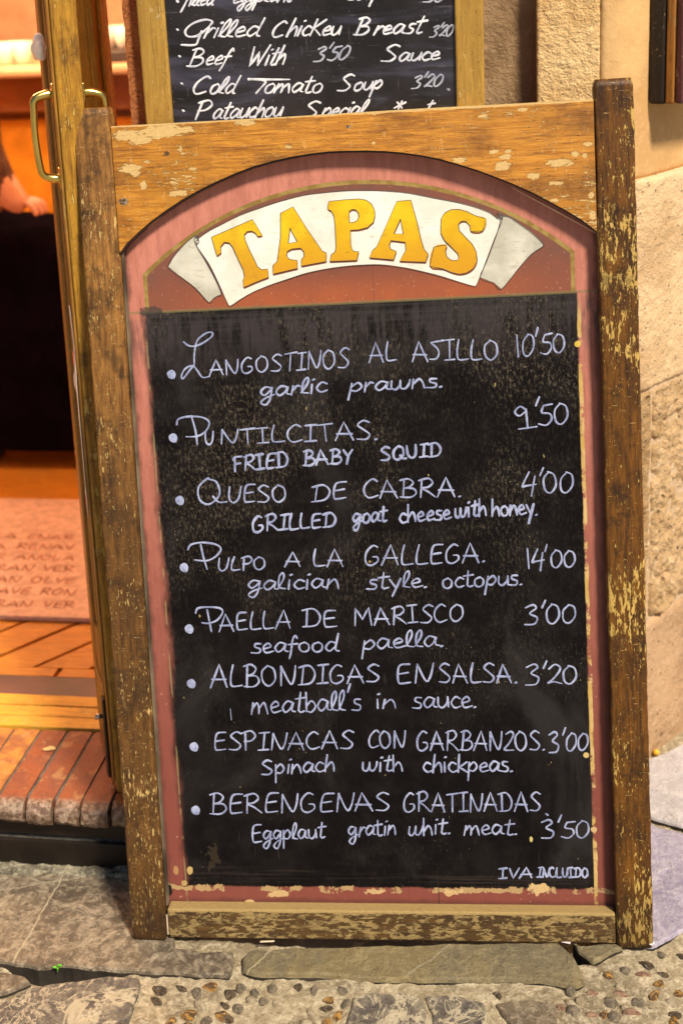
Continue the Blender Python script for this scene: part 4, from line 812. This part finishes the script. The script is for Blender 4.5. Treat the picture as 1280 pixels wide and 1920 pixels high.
ROWS = [
 ((321.7, 701.9), "LANGOSTINOS AL AJILLO 10'50", [zA([(170, 128), (200, 150), (240, 152), (290, 130), (335, 95), (335, 73), (300, 78), (250, 120), (234, 190), (232, 262)]), zA([(232, 262), (205, 295), (168, 342), (158, 325), (180, 285), (222, 268), (250, 295), (280, 335), (322, 330)])],
  [("ANGOSTINOS", 393, 704, 654, 689, 28, 38), ("AL", 691.6, 679.4, 742.8, 677, 37), ("AJILLO", 772.6, 677.5, 935, 675, 38), ("10'50", 966, 669, 1060, 659, 42, 36)], .0033),
 (None, 'garlic prawns.', [], [("garlic", 486, 746, 612, 735, 31), ("prawns.", 653, 737, 831, 725, 30)], .0040),
 ((325, 821), "PUNTILLITAS 9'50", [zA([(130, 612), (140, 580), (200, 565), (280, 570), (320, 600), (300, 650), (250, 680), (185, 683)]), zA([(215, 560), (240, 650), (250, 730)])],
  [("U", 384, 834, 402, 833, 25), ("NTILCITAS.", 412, 833, 709, 824, 28, 36), ("9'50", 964, 801, 1066, 794, 42, 38)], .0036),
 (None, 'FRIED BABY SQUID', [], [("FRIED", 438, 884, 541, 876, 28), ("BABY", 568.6, 873, 660, 869, 27), ("SQUID", 713, 864, 827, 855, 25)], .0046),
 ((337.4, 938), "QUESO DE CABRA. 4'00", [], [("Q", 368, 946, 424, 943, 47), ("UESO", 426, 943, 538, 941, 33), ("DE", 583, 941, 650, 935, 31), ("CABRA.", 680, 934, 866, 932, 35), ("4'00", 976, 926, 1074, 923, 40, 38)], .0036),
 (None, 'GRILLED goat cheese with honey.', [], [("GRILLED", 472.6, 998, 629.5, 987, 31, 27), ("goat", 660, 982, 725, 977, 30), ("cheese", 747.7, 981, 845, 973, 31), ("with", 852, 972, 912, 966, 31), ("honey.", 921, 968, 1008, 965, 32)], .0046),
 ((345.4, 1064), "PULPO A LA GALLEGA. 14'00", [zD([(195, 470), (215, 440), (280, 428), (360, 440), (388, 470), (350, 515), (300, 535), (235, 530)]), zD([(270, 440), (285, 510), (308, 585)])],
  [("ULPO", 407, 1071, 499, 1067, 25), ("A", 534, 1062, 564, 1062, 28), ("LA", 587, 1062.6, 644, 1062, 33), ("GALLEGA.", 682, 1061, 910, 1054, 37), ("14'00", 986, 1066, 1079, 1062, 38, 29)], .0036),
 (None, 'galician style. octopus.', [], [("galician", 463, 1107, 636, 1103, 31), ("style.", 687, 1105, 802, 1101, 31), ("octopus.", 828, 1103, 980, 1096, 32)], .0037),
 ((355, 1179), "PAELLA DE MARISCO 3'00", [zF([(150, 95), (165, 65), (230, 58), (295, 65), (312, 90), (280, 135), (230, 155), (188, 152)]), zF([(220, 75), (232, 140), (245, 205)])],
  [("AELLA", 411, 1184, 545, 1178, 34), ("DE", 567, 1176, 633, 1175, 33), ("MARISCO", 664, 1173, 869, 1165, 33), ("3'00", 982, 1171, 1079, 1168, 37, 35)], .0036),
 (None, 'seafood paella.', [], [("seafood", 471, 1225, 633, 1221, 32), ("paella.", 678, 1220, 833, 1211, 33)], .0038),
 ((359, 1281.5), "ALBONDIGAS EN SALSA. 3'20", [], [("ALBONDIGAS", 395, 1290, 712, 1279, 43, 33), ("EN", 743, 1282, 810, 1279, 38), ("SALSA.", 822, 1280, 970, 1280, 36), ("3'20", 984, 1285, 1082, 1281, 38, 33)], .0038),
 (None, "meatball's in sauce.", [], [("meatball's", 470, 1339, 678, 1332, 38), ("in", 703, 1328, 743, 1327, 30), ("sauce.", 772.5, 1329, 894, 1327, 36)], .0036),
 ((364, 1400), "ESPINACAS CON GARBANZOS. 3'00", [], [("ESPINACAS", 400.6, 1407.5, 662, 1404, 34), ("CON", 689, 1402, 760, 1402, 33), ("GARBANZOS.", 780, 1407, 1022, 1407, 36), ("3'00", 1028, 1411, 1102, 1406, 38, 32)], .0036),
 (None, 'Spinach with chickpeas.', [], [("S", 490, 1453, 512, 1452, 28), ("pinach", 515, 1452, 628, 1446, 31), ("with", 678, 1447, 756, 1445, 31), ("chickpeas.", 792, 1448, 962, 1447, 32)], .0038),
 ((367, 1519), "BERENGENAS GRATINADAS. 3'50", [], [("BERENGENAS", 394, 1526, 731, 1520, 38, 34), ("GRATINADAS", 755, 1522, 1013, 1521, 36)], .0036),
 (None, 'Eggplant gratin whit. meat.', [], [("E", 472, 1580, 492, 1579, 35), ("ggplaut", 492, 1577, 609, 1571, 31), ("gratin", 652, 1569, 742, 1565, 31), ("whit.", 764, 1567, 845, 1563, 31), ("meat.", 868, 1566, 970, 1565, 31), ("3'50", 1014, 1571, 1104, 1571, 33)], .0036),
 (None, 'IVA INCLUIDO', [], [("IVA", 934, 1648, 997, 1645, 20), ("INCLUIDO", 1006, 1645, 1102, 1645, 18)], .0040)]
yy = YS
for bu, full, raws, words, w_ in ROWS:
    bag = ([], [])
    if bu: bullet(bag, *bu)
    if bu: done(bag, 'bullet_dot', CH, panel, 'bullet dot before '+full)
    bag = ([], [])
    for r_ in raws: raw(bag, r_, w_*.76)
    for wi, wd in enumerate(words):
        word(bag, fb, *wd, w_=w_*.74, y=YS); done(bag, 'handwritten_word', CH, panel, 'handwritten word '+(wd[0] if wi or not raws else full.split()[0])); bag = ([], [])
bag = ([], []); raw(bag, [(1023, 1526), (1026, 1528)], .0036, curve=False); done(bag, 'marker_dot', CH, panel); bag = ([], []); raw(bag, [(432, 1329), (434, 1350)], .0008, curve=False); done(bag, 'marker_dot', CH, panel)
# outlines of banner and letters
bag = ([], [])
for L_, cl in ((main, True), (gL, True), (gR, True)):
    ribbon(bag, [fb(*p) for p in (catmull(L_, 3, True)+[L_[0]])], .0009, YP-.0012)
for L_ in (Tt, A1, A1h, Pp, Pph, A2, A2h, Ss): ribbon(bag, [fb(*p) for p in L_+[L_[0]]], .0008, YP-.00145)
raw(bag, [(366, 442), (372, 448), (374, 454), (368, 457), (365, 448), (370, 443)], .0009, YP-.0014); raw(bag, [(932, 399), (941, 404), (940, 411), (930, 408), (929, 402)], .0009, YP-.0014)
done(bag, 'outline_strokes', DARKLINE, panel)

# ================================================================== SECOND BOARD hanging behind
YB = 1.860
bb_ = empty('wall_menu_board', (-.33, YB, 1.10), 'black menu board in a gold frame hanging on the red pillar behind the big sign', 'menu board')
def lb(o): return loc(o, bb_)
xl0, xl1, xr0, xr1 = -.5765, -.535, -.1135, -.0735; zb0, zb1 = 1.085, 1.50
for a, b in ((xl0, xl1), (xr0, xr1)): lb(box('frame_side', (a, YB, zb0), (b, YB+.02, zb1), W_BRASS, bev=.003))
lb(box('frame_rail', (xl1+.0005, YB+.001, zb0), (xr0-.0005, YB+.02, zb0+.04), W_BRASS, bev=.003)); lb(box('frame_rail', (xl1+.0005, YB+.001, zb1-.04), (xr0-.0005, YB+.02, zb1), W_BRASS, bev=.003))
m = M('dusty_blackboard'); P = m.P; Us, _, Vs = m.sep(P)
c = m.mix(m.noise(P, 9, 4).sm(.35, .65), (.012, .010, .011), (.026, .022, .026))
wipe = m.noise(m.map(P, (.5, 1, 2.2), rot=(0, -.25, 0)), 9, 4, .6, .6).sm(.48, .70); c = m.mix(wipe*.55, c, (.10, .10, .16))
c = m.mix(m.noise(m.map(P, (1, 1, 10), rot=(0, .35, 0)), 14, 4, .7).sm(.60, .72)*.35, c, (.20, .19, .2)); c = m.mix(m.noise(m.map(P, (10, 1, 1)), 16, 4, .7).sm(.62, .74)*.3, c, (.2, .19, .2))
c = m.mix(m.noise(P, 300, 2).sm(.71, .74)*.5, c, (.35, .32, .28))
m.bump(m.noise(P, 150, 3), .15, .0006); M_BB2 = m.fin(c, .38, .4)
slate = lb(box('blackboard', (xl1-.005, YB+.006, zb0+.03), (xr0+.005, YB+.014, zb1-.03), M_BB2))
fs = lambda px, py: (lambda p: (p[0], p[2]))(aty(px, py, YB+.006))
def done2(bag, name, mt, lab=None):
    o = done(bag, name, mt, None, lab)
    if o: o.parent = slate
    return o
YW = YB+.0057
def row2(lab, words, dots, wd=.0029, mt=CH2, raws=()):
    bag = ([], [])
    for q in words:
        b9 = ([], []); word(b9, fs, *q[:7], w_=wd, sl=.42, y=YW, gap=0, jit=.6); done2(b9, 'handwritten_word', mt, 'handwritten '+q[0])
    for d_ in dots: raw(bag, [d_, (d_[0]+2, d_[1]+1)], .0034, YW, fs, False)
    for r_ in raws: raw(bag, r_, wd, YW, fs)
    done2(bag, 'handwritten_strokes', mt, lab)
row2('handwriting, cut off line above the chicken line', [("filled", 342, 12, 398, 10, 30, 30), ("eggp", 434, 7, 492, 5, 28, 28), ("lant", 494, 4, 545, 3, 28, 28), ("soup", 652, 0, 712, -2, 26, 26)], [(332, 2)])
row2('handwriting Grilled Chicken Breast', [("rilled", 380, 71, 484, 69, 33, 33), ("C", 506, 71, 528, 70, 30, 30), ("hicKeu", 536, 68, 636, 66, 33, 30), ("B", 662, 66, 688, 65, 31, 31), ("reast", 698, 66, 790, 62, 27, 34)], [(332, 55)],
     raws=[[(396, 46), (398, 40), (384, 37), (362, 44), (348, 57), (352, 68), (370, 67), (390, 52), (397, 43)], [(378, 58), (372, 74), (366, 84), (340, 84)]])
row2('handwriting Beef With Sauce', [("B", 350, 125, 378, 124, 32, 32), ("eef", 383, 122, 428, 121, 28, 31), ("W", 461, 126, 492, 123, 36, 36), ("ith", 494, 123, 532, 121, 34, 34), ("S", 712, 116, 740, 115, 31, 31), ("auce", 744, 116, 822, 112, 28, 26)], [(336, 105)])
row2('handwriting Cold Tomato Soup', [("C", 357, 177, 384, 176, 33, 33), ("old", 390, 176, 438, 176, 33, 33), ("omato", 492, 175, 602, 174, 31, 32), ("S", 630, 172, 654, 171, 30, 30), ("oup", 660, 171, 714, 167, 27, 27)], [(340, 156)],
     raws=[[(466, 149), (478, 148), (500, 149), (543, 149)], [(466, 148), (490, 150), (498, 154), (488, 166), (480, 175)]])
row2('handwriting Patanchou Special', [("P", 362, 224, 388, 223, 34, 34), ("atauchou", 396, 224, 526, 219, 32, 31), ("S", 566, 221, 592, 220, 30, 30), ("pecial", 600, 221, 682, 217, 29, 29), ("*", 732, 212, 754, 210, 22, 22), ("t", 794, 212, 806, 211, 24, 24)], [(343, 207)])
row2("price 3'20 on the chicken line", [("3'20", 804, 70, 846, 67, 20, 20)], [], .0026, CH3); row2("price 3'50 on the beef line", [("3'50", 587, 116, 650, 111, 26, 26)], [], .0028, CH3)
row2("price 3'20 on the soup line", [("3'20", 770, 167, 826, 161, 22, 22)], [(839, 167)], .0026, CH3); row2("price cut off at the top", [("30", 792, 4, 830, 3, 24, 24)], [], .0028, CH3)

# ================================================================== WOODEN CASE at the right edge
nw = Vector((.81, -.59, 0)).normalized(); tw = Vector((.59, .81, 0)).normalized()
cs = empty('wooden_wall_case', (.190, 2.148, 1.232), 'maroon wooden board with orange and black edge hanging on tan plaster at upper right', 'wall board')
cs.rotation_euler = (0, 0, math.atan2(tw.y, tw.x)); cs.location = (.1875, 2.139, 1.225)
box('back_edge', (0, -.0185, .0), (.30, .012, .62), W_BLK, cs, .006, 3); box('middle_edge', (0.0005, -.0355, .001), (.30, -.0190, .62), W_ORG, cs, .004, 3); box('front_board', (.001, -.050, .002), (.30, -.0360, .62), W_MAR, cs, .005, 3)
# screw in the plaster
bm = bmesh.new(); lathe(bm, [(.0045, 0), (.0045, .001), (.003, .003), (.0012, .0035)], ns=12); o = bmobj('wall_screw', bm, IRON, None, True)
p = aty(1175, 78, 2.125); o.location = tuple(p); o.rotation_euler = (R(90), 0, R(25)); tag(o, 'small dark screw in the tan plaster beside the wooden case', 'screw')

# ================================================================== SMALL THINGS
bm = bmesh.new(); LF = [(-.012, 0), (-.006, .0045), (.002, .006), (.009, .004), (.013, 0), (.009, -.0045), (.001, -.006), (-.007, -.004)]
vs_ = [bm.verts.new((x_, y_, .0015*math.sin(x_*300)+.001)) for x_, y_ in LF]; c0 = bm.verts.new((0, 0, -.0006))
for k in range(len(LF)): bm.faces.new((vs_[k], vs_[(k+1) % len(LF)], c0))
o = bmobj('dry_leaf', bm, plain('dry_leaf', (.55, .42, .18), .6)); p = atz(92, 1404, .122); o.location = tuple(p); o.rotation_euler = (.1, .1, .3); tag(o, 'small dry yellow leaf lying on the brick step', 'leaf')
bm = bmesh.new(); bmesh.ops.create_icosphere(bm, subdivisions=3, radius=.0062)
for v in bm.verts: v.co.z *= 1.15
o = bmobj('yellow_bead', bm, plain('yellow_bead', (.70, .38, .03), .25), None, True); p = atz(1229, 1411, .012); o.location = tuple(p); o.rotation_euler = (.4, .2, 0); tag(o, 'tiny round yellow bead at the foot of the stone corner', 'bead')
GRN = plain('green_sprout', (.12, .42, .02), .5)
sp_ = empty('green_sprout', tuple(atz(108, 1822, -.012)), 'tiny bright green sprout growing in the gap under the large slab', 'plant')
for a, s_ in ((.4, 1), (-.9, .7)):
    bm = bmesh.new(); tube(bm, [(0, 0, 0), (.002*s_, 0, .006), (.006*s_*math.copysign(1, a), 0, .012*s_)], [.0006, .0012, .0004], 6); bmobj('stem', bm, GRN, sp_)
    bm = bmesh.new(); bmesh.ops.create_icosphere(bm, subdivisions=2, radius=1)
    for v in bm.verts: v.co = Vector((v.co.x*.0045*s_+.005*s_*math.copysign(1, a), v.co.y*.002, v.co.z*.0022*s_+.012*s_))
    bmobj('leaflet', bm, GRN, sp_)
def litter(nm, px, py, z, L_, wd, rot, col_, lab, cat):
    o = box(nm, (-L_/2, -wd/2, 0), (L_/2, wd/2, .0012), plain(nm, col_, .7), None, .0004); p = atz(px, py, z); o.location = (p[0], p[1], z+.0012); o.rotation_euler = (0, 0, rot); tag(o, lab, cat)
litter('wood_splinter', 501, 1767, .006, .022, .003, .15, (.62, .5, .34), 'pale wood splinter lying in the shadow under the bottom rail', 'splinter')
litter('paper_scrap', 1058, 1766, .010, .018, .008, -.2, (.75, .66, .66), 'small white paper scrap under the right end of the bottom rail', 'paper')
litter('paper_scrap', 1217, 1768, .013, .009, .012, .9, (.8, .78, .85), 'white paper scrap at the outer foot of the right post', 'paper')

# ================================================================== INTERIOR THINGS (seen blurred through the doorway)
MATM = plain('pink_door_mat', (.62, .42, .32), .85, bst=.8, bs=250)
p0 = atz(-200, 1168, .135); p1 = atz(152, 1172, .135)
mat_ = box('door_mat', (-1.75, 2.385, .122), (-.80, 3.02, .134), MATM, None, .003); tag(mat_, 'pinkish door mat with faded dark lettering inside the doorway', 'door mat')
MPR = plain('mat_print', (.44, .22, .15), .85)
fm_ = lambda px, py: (lambda p: (p[0], p[1]))(atz(px, py, .1345))
txt = ["LOVERAN VER", "ARENAVE RON", "EVERAN OLVE", "ROVERAN VER", "NEVER ANOLA", "OLEVA RENAV", "VEROLA ENAR"]
for i, (yy_, h_) in enumerate(((1139, 12), (1115, 12), (1093, 11), (1071, 11), (1050, 10), (1030, 10), (1011, 9))):
    bag = ([], []); word(bag, fm_, txt[i], -95, yy_-4, 138, yy_+1, h_, w_=.0050, sl=.5, y=0, gap=14, jit=1)
    V_ = [(a, c, .1345-b*0+.0003) for a, b, c in bag[0]]; o = mesh('lettering_row', V_, bag[1], MPR, mat_); o['kind'] = 'stuff'
# bar counter
ctr = empty('bar_counter', (-2.2, 4.3, .12), 'orange wooden bar counter with panelled front inside the tavern', 'counter')
OPN = plain('orange_panel', (.80, .36, .035), .3)
def lc(o): return loc(o, ctr)
CT = 1.20
W_STL = wood('dark_cabinet_wood', 'Z', (.16, .045, .008), (.26, .08, .012), (.1, .03, .008), (.7, .35, .08), 0, 0, rough=.4, dirt=.2)
lc(box('counter_front', (-3.8, 4.30, .12), (-.7, 4.36, CT-.16), W_STL)); lc(box('counter_top', (-3.85, 4.10, CT-.035), (-.65, 4.75, CT), plain('pale_counter_top', (.66, .42, .26), .3), bev=.012))
lc(box('frieze', (-3.82, 4.22, CT-.16), (-.68, 4.36, CT-.036), plain('brown_frieze', (.30, .11, .04), .5), bev=.006))
for a in np.arange(-3.7, -.75, .30): lc(box('front_panel', (a+.02, 4.285, .62), (a+.23, 4.2995, CT-.19), OPN, bev=.006))
for a in np.arange(-3.7, -.75, .30): lc(box('front_panel', (a+.02, 4.285, .20), (a+.23, 4.2995, .52), W_INT, bev=.006))
lc(box('foot_shelf', (-3.8, 4.16, .56), (-.7, 4.2845, .59), W_INT, bev=.004))
WP = plain('white_crockery', (.8, .74, .68), .25); DK = plain('dark_tray', (.04, .03, .03), .5)
items = [(0, 6, 'cup'), (14, 6, 'cup'), (34, 8, 'cup'), (180, 10, 'cup'), (196, 8, 'cup'), (213, 12, 'cup'), (229, 8, 'cup')]
for k, (px, py, nm) in enumerate(items):
    q = aty(px, py, 4.28); bm = bmesh.new(); lathe(bm, [(.020, 0), (.026, .003), (.032, .03), (.038, .075), (.035, .075), (.030, .03), (.018, .008)], (q[0], 4.28+.03*(k % 2), CT+.040 if px > 100 else CT+.001), 16)
    o = bmobj('cup', bm, WP, None, True); o.location = (0, 0, 0); side = 'dark tray seen right of the jamb' if px > 100 else 'counter seen left of the door'
    tag(o, 'white cup number', 'cup', 'white cups on the bar counter'); o['label'] = ['leftmost white cup on the counter left of the door', 'second white cup from the left frame edge', 'white cup nearest the open door leaf', 'white cup right beside the yellow jamb', 'second white cup right of the jamb', 'third white cup right of the jamb', 'white cup closest to the red pillar'][k]
q0 = aty(175, 30, 4.25); q1 = aty(250, 30, 4.25)
o = box('tray', (q0[0], 4.16, CT+.001), (q1[0], 4.42, CT+.039), DK, None, .006); tag(o, 'dark tray carrying white cups on the bar counter', 'tray')
# lamp
lp = empty('pendant_lamp', (-1.9, 3.7, 2.1), 'glowing pendant lamp hanging from the tavern ceiling', 'lamp')
EM = bpy.data.materials.new('lamp_glow'); EM.use_nodes = True; b_ = EM.node_tree.nodes['Principled BSDF']; b_.inputs['Emission Color'].default_value = (1, .62, .32, 1); b_.inputs['Emission Strength'].default_value = 8
bm = bmesh.new(); lathe(bm, [(.03, .10), (.10, .04), (.12, -.04), (.08, -.10), (.02, -.12)], ns=20); bmobj('shade', bm, EM, lp, True)
bm = bmesh.new(); tube(bm, [(0, 0, .10), (0, 0, .52)], .004, 6); bmobj('cord', bm, IRON, lp)
for loc_, en_ in (((-1.9, 3.7, 1.85), 45), ((-1.55, 4.0, 1.75), 30), ((-1.45, 2.95, 2.25), 42)):  # first belongs to the pendant; the other two are added fills for counter and mat
    pl = bpy.data.lights.new('lamp_fill_light', 'POINT'); pl.energy = en_; pl.color = (1, .74, .50) if loc_[1] < 3.2 else (1, .60, .30); pl.shadow_soft_size = .12; po = bpy.data.objects.new('lamp_fill_light', pl); C.objects.link(po); po.location = loc_
# seated person, mostly out of frame
PX, PYY = aty(-100, 500, 3.5)[0], 3.5
per = empty('seated_person', (PX, PYY, .235), 'person seated inside the doorway in brown knitted sweater and long dark skirt, hand on lap', 'person')
def skin(name, joints, edges, mt, root=0, sub=2):
    me = bpy.data.meshes.new(name); me.from_pydata([j[:3] for j in joints], edges, []); o = bpy.data.objects.new(name, me); C.objects.link(o); o.parent = per
    md = o.modifiers.new('skin', 'SKIN'); sv = me.skin_vertices[0].data if me.skin_vertices else None
    if sv is None:
        bpy.context.view_layer.objects.active = o; sv = me.skin_vertices[0].data
    for k, j in enumerate(joints): sv[k].radius = (j[3], j[4] if len(j) > 4 else j[3]); sv[k].use_root = (k == root)
    o.modifiers.new('sub', 'SUBSURF').levels = sub; o.modifiers['sub'].render_levels = sub; me.materials.append(mt)
    return o
SK = plain('skin', (.62, .30, .20), .5, bst=.1, Subsurface_Weight=.1); KN = plain('brown_knit', (.10, .045, .032), .9, var=.5, bs=120, bst=1.0); DKC = plain('dark_cloth', (.004, .002, .005), 1.0, var=.4, bst=.4, spec=.03); HR = plain('hair', (.03, .018, .01), .6, bs=200, bst=.8)
# local: +X is the way the person faces (right in the photo), Z up from the floor
J = [(0, 0, .52, .13, .14), (.05, 0, .70, .12, .14), (.11, 0, .92, .12, .17), (.14, 0, 1.08, .055, .06), (.17, 0, 1.17, .075, .07), (.19, 0, 1.27, .085, .075), (.17, 0, 1.34, .05, .05),
     (.13, -.18, 1.0, .06), (.235, -.24, .80, .055), (.31, -.19, .67, .033), (.345, -.17, .655, .030), (.03, .18, 1.0, .055), (.06, .22, .76, .045), (.22, .10, .60, .033),
     (.20, -.09, .47, .07), (.42, -.09, .45, .05), (.43, -.09, .05, .04), (.20, .09, .47, .07), (.42, .09, .45, .05), (.43, .09, .05, .04), (.50, -.09, -.10, .03), (.50, .09, -.10, .03)]
Ed = [(0, 1), (1, 2), (2, 3), (3, 4), (4, 5), (5, 6), (2, 7), (7, 8), (8, 9), (9, 10), (2, 11), (11, 12), (12, 13), (0, 14), (14, 15), (15, 16), (0, 17), (17, 18), (18, 19), (16, 20), (19, 21)]
J = [(a[0], a[1], a[2]-.02)+tuple(a[3:]) for a in J]
bpy.context.view_layer.update()
bpy.context.view_layer.objects.active = None
def skin_ok(*a, **k):
    try: return skin(*a, **k)
    except Exception as ex_: print('skin failed', ex_)
skin_ok('body', J, Ed, SK)
g_ = lambda i, s_: J[i][:3]+tuple(r*s_ for r in J[i][3:])
skin_ok('sweater', [g_(0, 1.12), g_(1, 1.15), g_(2, 1.14), g_(3, 1.0), g_(7, 1.35), g_(8, 1.4), (J[9][0]-.03, J[9][1], J[9][2], .045), g_(11, 1.35), g_(12, 1.4), (J[13][0]-.03, J[13][1], J[13][2], .045)], [(0, 1), (1, 2), (2, 3), (2, 4), (4, 5), (5, 6), (2, 7), (7, 8), (8, 9)], KN)
# fingers on the lap, rooted in the palm
for k, (dy, l_) in enumerate(((-.045, .055), (-.025, .066), (-.005, .070), (.013, .060))):
    skin_ok('finger', [(.340, -.155+dy*.6, .650, .010), (.345+l_*.5, -.155+dy, .640, .0095), (.345+l_*.7, -.155+dy*1.1, .612, .008)], [(0, 1), (1, 2)], SK, sub=1)
skin_ok('thumb', [(.33, -.14, .650, .011), (.36, -.115, .640, .010), (.375, -.11, .622, .009)], [(0, 1), (1, 2)], SK, sub=1)
bm = bmesh.new(); bmesh.ops.create_icosphere(bm, subdivisions=3, radius=1)
for v in bm.verts: v.co = Vector((v.co.x*.098+.15, v.co.y*.088, v.co.z*.105+1.265))
bmobj('hair', bm, HR, per, True)
# long dark skirt over the lap to the floor
rings = []; bm = bmesh.new()
prof = [(-.16, .17, .50, .62), (.05, .19, .48, .63), (.25, .20, .46, .61), (.42, .20, .40, .60), (.50, .19, .25, .56), (.53, .19, .05, .45)]
sk = [[(-.17, y_, .44) for y_ in (-.17, -.1, 0, .1, .17)], [(0, y_*1.1, .60-.3*abs(y_)) for y_ in (-.18, -.1, 0, .1, .18)], [(.25, y_*1.15, .605-.4*abs(y_)) for y_ in (-.18, -.1, 0, .1, .18)],
      [(.44, y_*1.15, .585-.4*abs(y_)) for y_ in (-.18, -.1, 0, .1, .18)], [(.53, y_*1.15, .50-.3*abs(y_)) for y_ in (-.18, -.1, 0, .1, .18)], [(.56, y_*1.2, .28) for y_ in (-.18, -.1, 0, .1, .18)], [(.56+.01*k, y_*1.35, -.065) for k, y_ in enumerate((-.18, -.1, 0, .1, .18))]]
sk2 = []
for row in sk: a, b = row[0], row[-1]; sk2.append([(min(a[0], .50)-.02, a[1]-.02, -.065)]+row+[(min(b[0], .50)-.02, b[1]+.02, -.065)])
vv_ = [[bm.verts.new(v) for v in row] for row in sk2]
for r0, r1 in zip(vv_, vv_[1:]):
    for q in range(len(r0)-1): bm.faces.new((r0[q], r1[q], r1[q+1], r0[q+1]))
o = bmobj('skirt', bm, DKC, per, True); md = o.modifiers.new('s', 'SUBSURF'); md.levels = 2; md.render_levels = 2
st = empty('stool', (PX+.03, PYY, .12), 'dark stool under the seated person in the doorway', 'stool')
box('seat', (-.18, -.17, .44), (.16, .17, .47), W_BLK, st, .01)
for a in (-.15, .13):
    for b in (-.14, .14): box('leg', (a-.015, b-.015, .0), (a+.015, b+.015, .439), W_BLK, st, .003)
# closing: small far thing on the shelf
q = aty(48, 228, 4.2); bm = bmesh.new(); lathe(bm, [(.03, 0), (.035, .01), (.035, .07), (.02, .10), (.012, .12), (.012, .14)], ns=14); o = bmobj('red_bottle', bm, plain('dark_red', (.28, .02, .02), .3), None, True)
o.location = (q[0], 4.20, .591); tag(o, 'small dark red bottle on the foot shelf of the counter', 'bottle')
print('objects', len(bpy.data.objects))
